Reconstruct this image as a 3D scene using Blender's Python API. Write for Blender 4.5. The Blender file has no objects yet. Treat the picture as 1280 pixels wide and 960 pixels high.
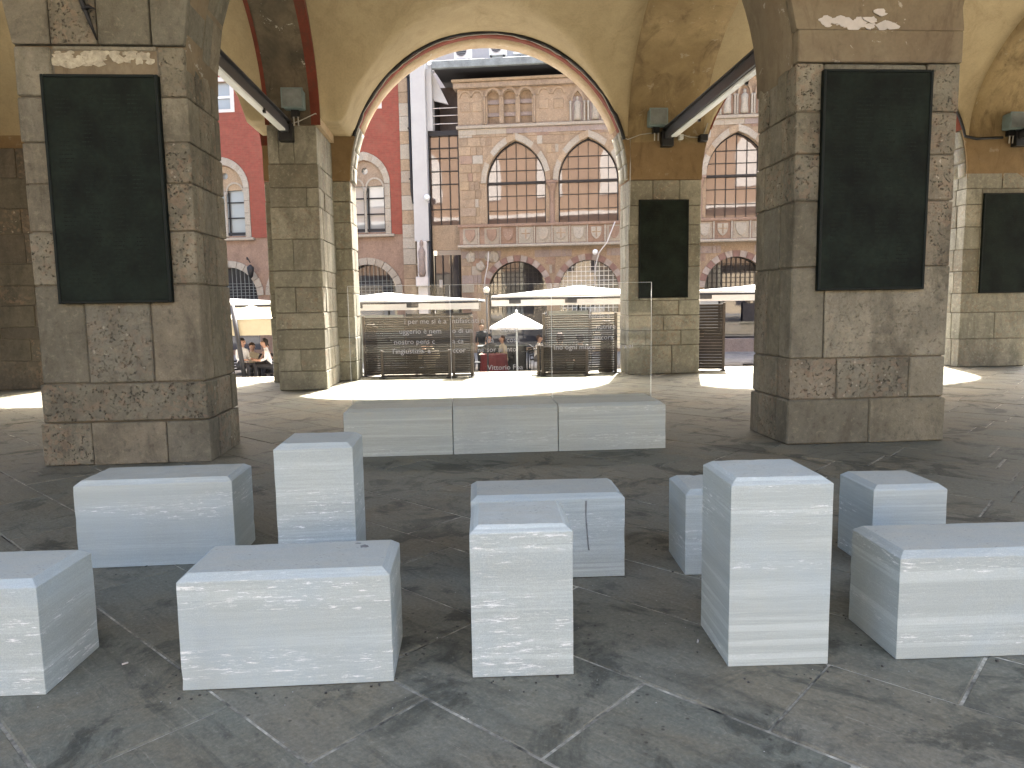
import bpy, bmesh, math, random
from math import sin, cos, pi, radians as R, sqrt, atan, atan2
from mathutils import Vector, Matrix
random.seed(7)
S = bpy.context.scene
COL = S.collection

# ------------------------------------------------------------------ camera
F_PX, HOR, ROLL = 900.0, 99.0, R(0.9)
PITCH = atan(HOR / F_PX)
cam = bpy.data.cameras.new('camera'); cam_o = bpy.data.objects.new('camera', cam); COL.objects.link(cam_o)
cam.sensor_width = 36; cam.lens = 36 * F_PX / 1280; cam.clip_start = .05; cam.clip_end = 2000
fw = Vector((0, cos(PITCH), -sin(PITCH))); up0 = Vector((0, sin(PITCH), cos(PITCH))); rt0 = Vector((1, 0, 0))
rt = rt0 * cos(ROLL) - up0 * sin(ROLL); up = rt0 * sin(ROLL) + up0 * cos(ROLL)
M = Matrix((rt, up, -fw)).transposed().to_4x4(); M.translation = Vector((0, 0, 1.6))
cam_o.matrix_world = M
S.camera = cam_o

# ------------------------------------------------------------------ world, sun, exposure
YAW = R(3.9)                       # the loggia's own axes (u along the arcade, v towards the square)
UA = Vector((cos(YAW), sin(YAW), 0)); VA = Vector((-sin(YAW), cos(YAW), 0))
to_sun = (UA * .19 + VA * .6 + Vector((0, 0, 1))).normalized()
W = bpy.data.worlds.new('World'); S.world = W; W.use_nodes = True
nt = W.node_tree; bg = nt.nodes['Background']
sky = nt.nodes.new('ShaderNodeTexSky'); sky.sky_type = 'NISHITA'; sky.sun_disc = False
sky.sun_elevation = math.asin(to_sun.z); sky.sun_rotation = atan2(to_sun.x, to_sun.y)
sky.air_density = 1.0; sky.dust_density = 8.0; sky.ozone_density = .3
nt.links.new(sky.outputs[0], bg.inputs[0]); bg.inputs[1].default_value = .15
sl = bpy.data.lights.new('sun', 'SUN'); sl.energy = 4.9; sl.angle = R(.53); sl.color = (1, .96, .9)
so = bpy.data.objects.new('sun', sl); COL.objects.link(so)
so.rotation_euler = (-to_sun).to_track_quat('-Z', 'Y').to_euler()
so.location = to_sun * 60
S.view_settings.view_transform = 'Standard'; S.view_settings.look = 'None'
S.view_settings.exposure = 2.95; S.view_settings.gamma = 1.0
cy = S.cycles
cy.use_denoising = True; cy.max_bounces = 10; cy.diffuse_bounces = 6; cy.glossy_bounces = 4
cy.transmission_bounces = 8; cy.transparent_max_bounces = 16; cy.caustics_reflective = False; cy.caustics_refractive = False
cy.sample_clamp_indirect = 6.0

# ------------------------------------------------------------------ materials
class N:
    def __init__(s, name):
        s.m = bpy.data.materials.new(name); s.m.use_nodes = True; s.t = s.m.node_tree
        s.b = s.t.nodes['Principled BSDF']; s.out = s.t.nodes['Material Output']
    def n(s, k, **kw):
        x = s.t.nodes.new(k)
        for a, b in kw.items(): setattr(x, a, b)
        return x
    def l(s, a, b): s.t.links.new(a, b)
    def val(s, x, v):
        if hasattr(v, 'links') or hasattr(v, 'is_output'): s.l(v, x)
        else: x.default_value = v
    def coord(s, rnd=True, scale=(1, 1, 1), off=(0, 0, 0)):
        tc = s.n('ShaderNodeTexCoord'); o = tc.outputs['Object']
        if rnd:
            oi = s.n('ShaderNodeObjectInfo'); mu = s.n('ShaderNodeMath', operation='MULTIPLY'); s.l(oi.outputs['Random'], mu.inputs[0]); mu.inputs[1].default_value = 57.
            ad = s.n('ShaderNodeVectorMath', operation='ADD'); s.l(o, ad.inputs[0]); s.l(mu.outputs[0], ad.inputs[1]); o = ad.outputs[0]
        mp = s.n('ShaderNodeMapping'); s.l(o, mp.inputs[0]); mp.inputs['Scale'].default_value = scale; mp.inputs['Location'].default_value = off
        return mp.outputs[0]
    def noise(s, co, sc, det=4, rough=.55, dist=0):
        x = s.n('ShaderNodeTexNoise'); s.l(co, x.inputs['Vector']); x.inputs['Scale'].default_value = sc
        x.inputs['Detail'].default_value = det; x.inputs['Roughness'].default_value = rough; x.inputs['Distortion'].default_value = dist
        return x.outputs[0]
    def ramp(s, v, a, b, ca=0., cb=1.):
        x = s.n('ShaderNodeMapRange'); s.l(v, x.inputs[0]); x.inputs[1].default_value = a; x.inputs[2].default_value = b
        x.inputs[3].default_value = ca; x.inputs[4].default_value = cb; x.clamp = True
        return x.outputs[0]
    def mix(s, f, a, b, mode='MIX'):
        x = s.n('ShaderNodeMix', data_type='RGBA', blend_type=mode); s.val(x.inputs[0], f)
        for i, c in ((6, a), (7, b)):
            if isinstance(c, tuple): x.inputs[i].default_value = (*c, 1)
            else: s.l(c, x.inputs[i])
        return x.outputs[2]
    def math(s, op, a, b=0.):
        x = s.n('ShaderNodeMath', operation=op); s.val(x.inputs[0], a); s.val(x.inputs[1], b); return x.outputs[0]
    def rand(s): return s.n('ShaderNodeObjectInfo').outputs['Random']
    def bump(s, h, st, dist=.01, prev=None):
        x = s.n('ShaderNodeBump'); s.l(h, x.inputs['Height']); x.inputs['Strength'].default_value = st; x.inputs['Distance'].default_value = dist
        if prev: s.l(prev, x.inputs['Normal'])
        return x.outputs[0]
    def done(s, col=None, rough=None, nor=None, metal=0, spec=None):
        if col is not None:
            if isinstance(col, tuple): s.b.inputs['Base Color'].default_value = (*col, 1)
            else: s.l(col, s.b.inputs['Base Color'])
        if rough is not None: s.val(s.b.inputs['Roughness'], rough)
        if nor is not None: s.l(nor, s.b.inputs['Normal'])
        s.b.inputs['Metallic'].default_value = metal
        if spec is not None: s.b.inputs['Specular IOR Level'].default_value = spec
        return s.m

def plain(name, c, rough=.6, metal=0, var=.12, sc=6, bump=.15, spec=None, rnd=.0):
    s = N(name); co = s.coord(); n = s.noise(co, sc, 5); n2 = s.noise(co, sc * 7, 3)
    f = s.ramp(n, .3, .7, 1 - var, 1 + var); f = s.math('MULTIPLY', f, s.ramp(n2, .3, .7, 1 - var * .4, 1 + var * .4))
    if rnd: f = s.math('MULTIPLY', f, s.ramp(s.rand(), 0, 1, 1 - rnd, 1 + rnd))
    g = s.n('ShaderNodeCombineColor'); 
    for i in range(3): s.l(f, g.inputs[i])
    c2 = s.mix(1., c, g.outputs[0], 'MULTIPLY')
    return s.done(c2, rough, s.bump(n2, bump, .004), metal, spec)

def pier_stone(name, cols, pit=.5, dark=.75, stain=.5, bumpk=.6):
    s = N(name); co = s.coord(); r = s.rand()
    cr = s.n('ShaderNodeValToRGB'); cr.color_ramp.interpolation = 'LINEAR'; s.l(r, cr.inputs[0]); e = cr.color_ramp.elements
    while len(e) < len(cols): e.new(.5)
    for i, c in enumerate(cols): e[i].position = i / (len(cols) - 1); e[i].color = (*c, 1)
    big = s.noise(co, 1.9, 6, .65, .6); mid = s.noise(co, 14, 7, .75, .3); fine = s.noise(co, 75, 4, .7)
    wp = s.n('ShaderNodeNewGeometry').outputs['Position']; mpw = s.n('ShaderNodeMapping'); s.l(wp, mpw.inputs[0]); mpw.inputs['Scale'].default_value = (1, 1, .35); gw = s.noise(mpw.outputs[0], 2.3, 6, .68, .5)
    c = s.mix(s.ramp(big, .35, .65, 0, stain), cr.outputs[0], tuple(x * .5 for x in cols[0])); c = s.mix(s.ramp(gw, .47, .64, 0, stain), c, tuple(x * .32 for x in cols[0]))
    c = s.mix(s.ramp(mid, .54, .70, 0, .45), c, tuple(min(1, x * 1.7) for x in cols[0]))
    c = s.mix(s.ramp(mid, .46, .32, 0, .7), c, tuple(x * .38 for x in cols[0]))
    c = s.mix(s.ramp(fine, .35, .65, .22, 0), c, (.06, .05, .04))
    # conglomerate: pebbles and pits in some stones only
    vor = s.n('ShaderNodeTexVoronoi', feature='F1'); dn = s.n('ShaderNodeTexNoise'); s.l(co, dn.inputs['Vector']); dn.inputs['Scale'].default_value = 22; dn.inputs['Detail'].default_value = 3; dv = s.n('ShaderNodeVectorMath', operation='SCALE'); s.l(dn.outputs['Color'], dv.inputs[0]); dv.inputs['Scale'].default_value = .07; da = s.n('ShaderNodeVectorMath', operation='ADD'); s.l(co, da.inputs[0]); s.l(dv.outputs[0], da.inputs[1]); co_d = da.outputs[0]
    s.l(co_d, vor.inputs['Vector']); vor.inputs['Scale'].default_value = 34; vor.inputs['Randomness'].default_value = 1
    patch = s.ramp(s.noise(co, 2.2, 2), .38, .5, .35, 1); which = s.ramp(s.math('FRACT', s.math('MULTIPLY', r, 7.31)), .40, .5)
    amt = s.math('MULTIPLY', patch, which)
    pits = s.math('MULTIPLY', s.ramp(vor.outputs['Distance'], .42, .15), s.ramp(s.noise(co, 15, 5, .7), .50, .56))
    pits = s.math('MULTIPLY', pits, s.math('MULTIPLY', s.math('ADD', amt, .12), pit * 1.6))
    c = s.mix(s.math('MULTIPLY', pits, .62), c, (.06, .05, .036))
    vc = s.n('ShaderNodeTexVoronoi', feature='F1'); s.l(co_d, vc.inputs['Vector']); vc.inputs['Scale'].default_value = 19
    sc = s.n('ShaderNodeSeparateColor'); s.l(vc.outputs['Color'], sc.inputs[0])
    c = s.mix(s.math('MULTIPLY', s.ramp(sc.outputs[0], .6, .9, 0, .32), amt), c, (.27, .18, .12))
    c = s.mix(s.math('MULTIPLY', s.ramp(sc.outputs[1], .90, .95, 0, .45), s.math('MULTIPLY', amt, s.ramp(vc.outputs['Distance'], .3, .2))), c, (.55, .52, .44))
    h = s.math('ADD', s.math('MULTIPLY', mid, .8), s.math('MULTIPLY', fine, .35)); h = s.math('SUBTRACT', h, pits)
    return s.done(c, .85, s.bump(h, bumpk, .02), 0, .3)

M_ = {}
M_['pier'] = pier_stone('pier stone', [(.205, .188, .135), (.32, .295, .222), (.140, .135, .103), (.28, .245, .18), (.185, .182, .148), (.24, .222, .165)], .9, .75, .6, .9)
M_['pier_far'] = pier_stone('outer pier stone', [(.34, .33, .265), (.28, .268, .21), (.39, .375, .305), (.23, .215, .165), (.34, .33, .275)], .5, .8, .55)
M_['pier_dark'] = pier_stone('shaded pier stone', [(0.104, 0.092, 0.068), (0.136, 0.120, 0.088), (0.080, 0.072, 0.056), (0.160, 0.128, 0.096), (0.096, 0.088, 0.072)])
M_['mortar'] = plain('mortar', (.13, .115, .09), .95, 0, .25, 9, .5)
M_['joint'] = plain('pale joint', (.24, .225, .18), .95, 0, 1.0, 5, .8)

def plaster(name, a, b, stain_c, stain=.6, sc=1.0, white=0.):
    s = N(name); co = s.coord(False); big = s.noise(co, .55 * sc, 6, .62, .6); mid = s.noise(co, 3.5 * sc, 6, .65); fi = s.noise(co, 30, 3)
    st = s.noise(s.coord(False, (1.2, 1.2, .5)), 1.3 * sc, 7, .7, 1.2)
    c = s.mix(s.ramp(big, .35, .65), a, b)
    c = s.mix(s.ramp(mid, .4, .75, 0, .35), c, tuple(x * .72 for x in b))
    c = s.mix(s.ramp(st, .5, .68, 0, stain), c, stain_c)
    if white: c = s.mix(s.ramp(s.noise(co, 4, 8, .7, .5), .62, .64, 0, white), c, (.62, .62, .56))
    c = s.mix(s.ramp(fi, .3, .6, .12, 0), c, (.05, .04, .02))
    return s.done(c, .9, s.bump(s.math('ADD', mid, s.math('MULTIPLY', fi, .4)), .35, .015), 0, .25)
M_['vault'] = plaster('vault plaster', (.39, .32, .20), (.335, .27, .165), (.23, .175, .10), .5)
M_['vault_stain'] = plaster('stained plaster', (.33, .25, .135), (.20, .145, .075), (.095, .065, .034), .8, 1.1, .15)
M_['vault_damp'] = plaster('damp plaster', (.16, .13, .09), (.07, .06, .045), (.04, .034, .028), .6, 2.2, .5)
M_['brown_plaster'] = plaster('brown plaster', (.24, .165, .088), (.19, .13, .066), (.12, .08, .04), .6, 1.4, .12)
M_['grey_plaster'] = plaster('old wall plaster', (.22, .185, .125), (.17, .135, .09), (.10, .075, .05), .6, 2.0, .35)
M_['cream_plaster'] = plaster('cream intrados plaster', (.44, .36, .25), (.36, .27, .17), (.27, .19, .11), .6, 2.5, .3)
M_['red_plaster'] = plaster('worn red paint', (.19, .045, .028), (.13, .035, .022), (.07, .045, .03), .6, 3.0, 0)
M_['red_plaster_r'] = M_['red_plaster']

# pale banded stone of the seats
def block_stone(name, base=(.50, .545, .56), k=1.):
    s = N(name); co = s.coord(True); D = lambda q: tuple(min(1, x * q) for x in base)
    band = s.noise(s.coord(True, (.02, .02, 1)), 11, 3, .5); stre = s.noise(s.coord(True, (.7, .7, 30)), 3.2, 6, .7)
    fine = s.noise(s.coord(True, (2.2, 2.2, 120)), 5, 4, .7); grain = s.noise(co, 230, 2, .8)
    c = s.mix(s.ramp(band, .36, .64), D(.84), D(1.10))
    c = s.mix(s.ramp(stre, .36, .58, .65, 0), c, D(.72))
    c = s.mix(s.ramp(fine, .36, .64, .42, 0), c, D(.66))
    lb = s.noise(s.coord(True, (.012, .012, 1), (3, 3, 9)), 24, 1, .4)
    c = s.mix(s.ramp(lb, .655, .67, 0, .42), c, D(1.22)); c = s.mix(s.ramp(lb, .35, .335, 0, .4), c, D(.74))
    lc = s.noise(s.coord(True, (.012, .012, 1), (1, 6, 2)), 6, 2, .4); c = s.mix(s.ramp(lc, .53, .545, 0, .35), c, D(.80))
    blue = s.noise(s.coord(True, (1, 1, 1.6), (2, 9, 4)), 1.5, 4, .6, .4); c = s.mix(s.ramp(blue, .45, .68, 0, .45), c, (base[0] * .78, base[1] * .86, base[2] * .98))
    wh = s.ramp(s.noise(s.coord(True, (.10, .10, 1)), 6.5, 3, .5), .46, .56)          # levels of the bed that carry veins
    w1 = s.ramp(s.noise(s.coord(True, (1, 1, 8)), 9, 7, .75, .3), .575, .60)
    w2 = s.ramp(s.noise(s.coord(True, (1, 1, 16), (5, 2, 1)), 14, 6, .75, .2), .60, .635, 0, .9)
    w3 = s.ramp(s.noise(s.coord(True, (1, 1, 26), (1, 8, 2)), 9, 5, .7), .63, .67, 0, .75)
    rv = s.ramp(s.math('FRACT', s.math('MULTIPLY', s.rand(), 5.7)), 0, 1, .55, 1.)
    m = s.math('MAXIMUM', s.math('MULTIPLY', w1, s.ramp(wh, .6, 1)), s.math('MAXIMUM', s.math('MULTIPLY', w2, s.math('MULTIPLY', wh, .9)), s.math('MULTIPLY', w3, s.math('ADD', s.math('MULTIPLY', wh, .6), .12))))
    gn0 = s.n('ShaderNodeNewGeometry'); sp0 = s.n('ShaderNodeSeparateXYZ'); s.l(gn0.outputs['True Normal'], sp0.inputs[0]); m = s.math('MULTIPLY', m, s.ramp(sp0.outputs[2], .2, .95, 1, .12)); m = s.math('MULTIPLY', m, rv)
    c = s.mix(s.math('MULTIPLY', m, k), c, (.84, .85, .83))
    smg = s.noise(s.coord(True, (1, 1, .6), (7, 1, 3)), 1.6, 5, .6, .7); c = s.mix(s.ramp(smg, .58, .76, 0, .30), c, (.25, .27, .27))
    gn = s.n('ShaderNodeNewGeometry'); sp = s.n('ShaderNodeSeparateXYZ'); s.l(gn.outputs['True Normal'], sp.inputs[0])
    top = s.ramp(sp.outputs[2], .9, .99)                                   # upper faces: warm dust tint put in to offset blue skylight; specks are scuffs
    d1 = s.noise(s.coord(True, (1, 3, 1)), 5, 6, .7, .4); c = s.mix(s.math('MULTIPLY', top, s.ramp(d1, .40, .70, .30, .75)), c, (.47, .455, .37))
    sx = s.n('ShaderNodeTexVoronoi'); s.l(s.coord(True, (1, 2.6, 1)), sx.inputs['Vector']); sx.inputs['Scale'].default_value = 30
    sp2 = s.math('MULTIPLY', s.ramp(sx.outputs['Distance'], .24, .10, 0, .7), s.math('MULTIPLY', top, s.ramp(s.noise(co, 6, 2), .50, .57)))
    c = s.mix(sp2, c, (.14, .14, .13))
    h = s.math('ADD', s.math('MULTIPLY', fine, .6), s.math('MULTIPLY', grain, .5))
    c = s.mix(s.ramp(grain, .36, .60, .30, 0), c, D(.45)); c = s.mix(s.ramp(grain, .62, .72, 0, .25), c, D(1.3))
    return s.done(c, .75, s.bump(h, .30, .004), 0, .3)
M_['block'] = block_stone('pale banded stone', (.462, .510, .488))
M_['bench'] = block_stone('grey green bench stone', (.43, .455, .405), .5)

# paving
def paving(name, a, b, c3, rough=.5, spec=.12):
    s = N(name); co = s.coord(True); r = s.rand(); wco = s.n('ShaderNodeNewGeometry').outputs['Position']; D = lambda t, q: tuple(x * q for x in t)
    big = s.noise(wco, 1.1, 6, .62, .8); mid = s.noise(s.coord(True, (1, 2.4, 1)), 3.5, 8, .72, .6); fi = s.noise(co, 55, 5, .7)
    c = s.mix(s.ramp(r, 0, 1), a, b); c = s.mix(s.ramp(big, .45, .66, 0, .8), c, c3)
    c = s.mix(s.ramp(mid, .48, .34, 0, .6), c, D(a, .42))
    c = s.mix(s.ramp(mid, .56, .68, 0, .45), c, D(a, 1.5))
    st = s.noise(s.coord(True, (.6, 6, 1), (2, 5, 1)), 2.2, 8, .75, .4); c = s.mix(s.ramp(st, .56, .68, 0, .55), c, D(b, .42))
    sc = s.noise(s.coord(True, (.5, 9, 1), (8, 1, 1)), 3.5, 7, .75, .2); c = s.mix(s.ramp(sc, .61, .67, 0, .4), c, D(a, 1.8))
    pool = s.noise(wco, 1.9, 7, .68, 1.0); c = s.mix(s.ramp(pool, .52, .60, 0, .75), c, D(b, .36))
    gr = s.noise(wco, .8, 5, .6, .5); c = s.mix(s.ramp(gr, .5, .66, 0, .5), c, (.19, .19, .15))
    vo = s.n('ShaderNodeTexVoronoi'); s.l(co, vo.inputs['Vector']); vo.inputs['Scale'].default_value = 17
    c = s.mix(s.math('MULTIPLY', s.ramp(vo.outputs['Distance'], .16, .08, 0, .6), s.ramp(s.noise(co, 2.1, 2), .53, .57)), c, (.018, .016, .014))
    c = s.mix(s.ramp(fi, .34, .58, .30, 0), c, (.03, .03, .026)); c = s.mix(s.ramp(fi, .60, .72, 0, .3), c, D(a, 2.1))
    vp = s.n('ShaderNodeTexVoronoi'); s.l(co, vp.inputs['Vector']); vp.inputs['Scale'].default_value = 14
    c = s.mix(s.ramp(vp.outputs['Distance'], .045, .03, 0, .8), c, (.5, .5, .46))
    ro = s.ramp(mid, .3, .7, rough - .10, rough + .16)
    h = s.math('ADD', s.math('MULTIPLY', mid, 1.2), s.math('MULTIPLY', fi, .4))
    return s.done(c, ro, s.bump(h, .5, .014), 0, spec)
M_['slab'] = paving('worn slab', (.190, .180, .140), (.160, .164, .132), (.195, .170, .118), .60)
M_['piazza'] = paving('square paving', (.20, .195, .19), (.17, .165, .165), (.22, .21, .20), .6)

M_['bronze'] = plain('dark green bronze', (.0068, .0110, .0078), .7, 0, .6, 3, .4, .15)
M_['bronze_frame'] = plain('black bronze frame', (.004, .0075, .006), .6, 0, .3, 4, .2, .2)
M_['iron'] = plain('black iron', (0.012, 0.012, 0.013), .5, .4)
M_['gunmetal'] = plain('dark grey beam paint', (.03, .031, .034), .45, .1, .2)
M_['white_metal'] = plain('white lacquer', (.62, .64, .64), .4, 0, .05)
M_['lampbox'] = plain('pale blue grey housing', (.15, .20, .205), .5, 0, .15)
M_['cable_w'] = plain('grey cable', (.36, .35, .32), .6)
M_['slat'] = plain('dark brown slat wood', (0.024, 0.017, 0.013), .5, 0, .45, 5, .3, .4, .35)
M_['wood_post'] = plain('brown post wood', (0.064, 0.048, 0.040), .5, 0, .25)
M_['canvas'] = plain('white canvas', (.50, .50, .49), .85, 0, .04)
M_['cream_canvas'] = plain('cream canvas', (.50, .46, .33), .85, 0, .06)
M_['teal_glass'] = plain('teal board', (.22, .34, .33), .3, 0, .3, 2)
M_['board_grey'] = plain('grey windbreak sheet', (0.165, 0.182, 0.184), .6, 0, .08, 2)
M_['board_dark'] = plain('dark windbreak sheet', (0.017, 0.016, 0.015), .6, 0, .2, 2)
M_['flake'] = plain('cream paint remains', (.36, .33, .25), .9, 0, .3, 20)
M_['stain'] = plain('dark stain', (.17, .18, .18), .8, 0, .3, 30)
M_['grit'] = plain('grit', (.05, .045, .04), .9, 0, .8, 60)
M_['bollard'] = pier_stone('bollard stone', [(0.090, 0.086, 0.072), (0.081, 0.077, 0.068)], .3)
M_['street_wall'] = plain('sunny cream render', (.46, .38, .27), .85, 0, .08, 1)
M_['sand'] = pier_stone('sandstone', [(.29, .218, .145), (.33, .25, .165), (.235, .175, .12), (.32, .24, .15), (.27, .21, .155)], .15, .8, .3, .3)
M_['pinkstone'] = pier_stone('pink stone', [(.245, .165, .118), (.285, .20, .148), (.21, .138, .10), (.265, .195, .15)], .15, .8, .3, .3)
M_['palestone'] = pier_stone('pale dressed stone', [(.30, .27, .215), (.33, .305, .255), (.27, .235, .185)], .15, .8, .1, .25)
M_['greystone'] = pier_stone('grey stone', [(0.231, 0.189, 0.168), (0.266, 0.224, 0.203)], .1, .8, .2, .3)
M_['ringA'] = plain('white voussoir', (0.255, 0.217, 0.188), .8, 0, .2); M_['ringB'] = plain('pink voussoir', (0.165, 0.098, 0.079), .8, 0, .2)
M_['white_wall'] = plain('white render', (0.347, 0.347, 0.341), .8, 0, .05, 1, .1)
M_['offwhite'] = plain('off white stone', (0.480, 0.456, 0.432), .8, 0, .1, 3)
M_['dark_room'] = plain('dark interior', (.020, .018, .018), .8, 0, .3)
M_['eave'] = plain('dark tarred eave', (.018, .018, .020), .8)
M_['slate'] = plain('grey green slate', (.15, .17, .17), .6, 0, .3, 2)
def brick_red():
    s = N('red brickwork'); tc = s.coord(False)
    mp = s.n('ShaderNodeMapping'); s.l(tc, mp.inputs[0]); mp.inputs['Rotation'].default_value = (R(90), 0, 0)
    br = s.n('ShaderNodeTexBrick'); s.l(mp.outputs[0], br.inputs['Vector']); br.inputs['Scale'].default_value = 1
    br.inputs['Brick Width'].default_value = .30; br.inputs['Row Height'].default_value = .09; br.inputs['Mortar Size'].default_value = .008
    br.inputs['Color1'].default_value = (.155, .036, .020, 1); br.inputs['Color2'].default_value = (.170, .046, .027, 1); br.inputs['Mortar'].default_value = (.145, .055, .036, 1)
    n = s.noise(tc, .8, 5); c = s.mix(s.ramp(n, .55, .75, 0, .5), br.outputs[0], (.19, .075, .048)); c = s.mix(s.ramp(s.noise(tc, 6, 5), .3, .6, .3, 0), c, (.30, .06, .04))
    return s.done(c, .85, s.bump(br.outputs['Fac'], .2, .01))
M_['redbrick'] = brick_red()
M_['loggia_brick'] = plaster('warm brick wall', (.26, .18, .12), (.23, .155, .105), (.19, .125, .085), .4, .8)
def glass_window(name, tint, refl):
    s = N(name); s.done(tint, .03, None, 0, .5)
    g = s.n('ShaderNodeBsdfGlossy'); g.inputs['Roughness'].default_value = .02; g.inputs['Color'].default_value = (.9, .9, .9, 1)
    co = s.coord(True); g_n = s.bump(s.noise(co, .9, 2), .05, .05); s.l(g_n, g.inputs['Normal'])
    mx = s.n('ShaderNodeMixShader'); mx.inputs[0].default_value = refl; s.l(s.b.outputs[0], mx.inputs[1]); s.l(g.outputs[0], mx.inputs[2]); s.l(mx.outputs[0], s.out.inputs[0])
    return s.m
M_['glassA'] = glass_window('reflecting window glass', (.095, .07, .058), .085)
M_['glassB'] = glass_window('pale curtained glass', (.24, .26, .26), .05)
M_['glassD'] = glass_window('dark window glass', (.03, .03, .035), .05)
def clear_glass():
    s = N('clear glass'); tr = s.n('ShaderNodeBsdfTransparent'); tr.inputs[0].default_value = (.955, .97, .965, 1)
    g = s.n('ShaderNodeBsdfGlossy'); g.inputs['Roughness'].default_value = .01
    fr = s.n('ShaderNodeFresnel'); fr.inputs['IOR'].default_value = 1.5
    mx = s.n('ShaderNodeMixShader'); s.l(s.math('MULTIPLY', fr.outputs[0], .35), mx.inputs[0]); s.l(tr.outputs[0], mx.inputs[1]); s.l(g.outputs[0], mx.inputs[2]); s.l(mx.outputs[0], s.out.inputs[0])
    return s.m
M_['clear'] = clear_glass()
M_['glass_edge'] = plain('pale polished glass edge', (.62, .65, .64), .2, 0, .02)
M_['letter'] = plain('white vinyl lettering', (.34, .34, .34), .6, 0, .03)
for nm, c in dict(skin=(.48, .29, .21), hairb=(.02, .015, .012), hairbr=(.07, .04, .025), white_cloth=(.78, .77, .75), black_cloth=(.018, .018, .020), red_cloth=(.10, .012, .012), navy_cloth=(.03, .04, .07), beige_cloth=(.5, .42, .30), grey_cloth=(.15, .15, .16)).items():
    M_[nm] = plain(nm.replace('_', ' '), c, .8, 0, .15)

# ------------------------------------------------------------------ object helpers
def link(name, me, mat=None, parent=None, loc=None):
    o = bpy.data.objects.new(name, me); COL.objects.link(o)
    if mat is not None and me is not None and not me.materials: me.materials.append(M_[mat] if isinstance(mat, str) else mat)
    if parent is not None: o.parent = parent
    if loc is not None: o.location = loc
    return o
def tag(o, label=None, cat=None, group=None, kind=None):
    if label: o['label'] = label
    if cat: o['category'] = cat
    if group: o['group'] = group
    if kind: o['kind'] = kind
    return o
def thing(name, label, cat, loc=(0, 0, 0), rz=0, group=None):
    o = bpy.data.objects.new(name, None); COL.objects.link(o); o.location = loc; o.rotation_euler = (0, 0, rz); o.empty_display_size = .2
    return tag(o, label, cat, group)
def uvthing(name, label, cat, u, v, z=0, group=None):
    p = UA * u + VA * v; return thing(name, label, cat, (p.x, p.y, z), YAW, group)
def mesh(bm, name='m', smooth=False):
    me = bpy.data.meshes.new(name); bmesh.ops.recalc_face_normals(bm, faces=bm.faces); bm.to_mesh(me); bm.free()
    if smooth: me.polygons.foreach_set('use_smooth', [True] * len(me.polygons))
    return me
def addbox(bm, x0, x1, y0, y1, z0, z1, j=0., bev=0.):
    vs = [bm.verts.new((x + random.uniform(-j, j), y + random.uniform(-j, j), z + random.uniform(-j, j))) for z in (z0, z1) for y in (y0, y1) for x in (x0, x1)]
    fs = [bm.faces.new([vs[i] for i in q]) for q in ((0, 2, 3, 1), (4, 5, 7, 6), (0, 1, 5, 4), (1, 3, 7, 5), (3, 2, 6, 7), (2, 0, 4, 6))]
    if bev:
        es = list({e for f in fs for e in f.edges}); bmesh.ops.bevel(bm, geom=es, offset=bev, segments=1, affect='EDGES', profile=.5)
    return vs
def box(name, mat, parent, x0, x1, y0, y1, z0, z1, j=0., bev=0.):
    bm = bmesh.new(); addbox(bm, x0, x1, y0, y1, z0, z1, j, bev); return link(name, mesh(bm), mat, parent)
def addprism(bm, pts, y0, y1):           # polygon in xz swept along y
    a = [bm.verts.new((x, y0, z)) for x, z in pts]; b = [bm.verts.new((x, y1, z)) for x, z in pts]; n = len(pts)
    bm.faces.new(a); bm.faces.new(b[::-1])
    for i in range(n): bm.faces.new((a[i], a[(i + 1) % n], b[(i + 1) % n], b[i]))
def addtube(bm, pts, r, n=8, close_=True, taper=None):
    pts = [Vector(p) for p in pts]; rings = []
    for i, p in enumerate(pts):
        d = (pts[min(i + 1, len(pts) - 1)] - pts[max(i - 1, 0)]).normalized(); q = d.to_track_quat('Z', 'Y'); rr = r if taper is None else taper[i]
        rings.append([bm.verts.new(p + q @ Vector((cos(2 * pi * k / n) * rr, sin(2 * pi * k / n) * rr, 0))) for k in range(n)])
    for a, b in zip(rings, rings[1:]):
        for k in range(n): bm.faces.new((a[k], a[(k + 1) % n], b[(k + 1) % n], b[k]))
    if close_: bm.faces.new(rings[0][::-1]); bm.faces.new(rings[-1])
def tube(name, mat, parent, pts, r, n=8, taper=None, smooth=True):
    bm = bmesh.new(); addtube(bm, pts, r, n, True, taper); return link(name, mesh(bm, smooth=smooth), mat, parent)
def addlathe(bm, prof, n=16, cx=0, cy_=0):
    rings = [[bm.verts.new((cx + r * cos(2 * pi * k / n), cy_ + r * sin(2 * pi * k / n), z)) for k in range(n)] for r, z in prof]
    for a, b in zip(rings, rings[1:]):
        for k in range(n): bm.faces.new((a[k], a[(k + 1) % n], b[(k + 1) % n], b[k]))
    bm.faces.new(rings[0][::-1]); bm.faces.new(rings[-1])
def lathe(name, mat, parent, prof, n=16, cx=0, cy_=0, smooth=True):
    bm = bmesh.new(); addlathe(bm, prof, n, cx, cy_); return link(name, mesh(bm, smooth=smooth), mat, parent)
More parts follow.
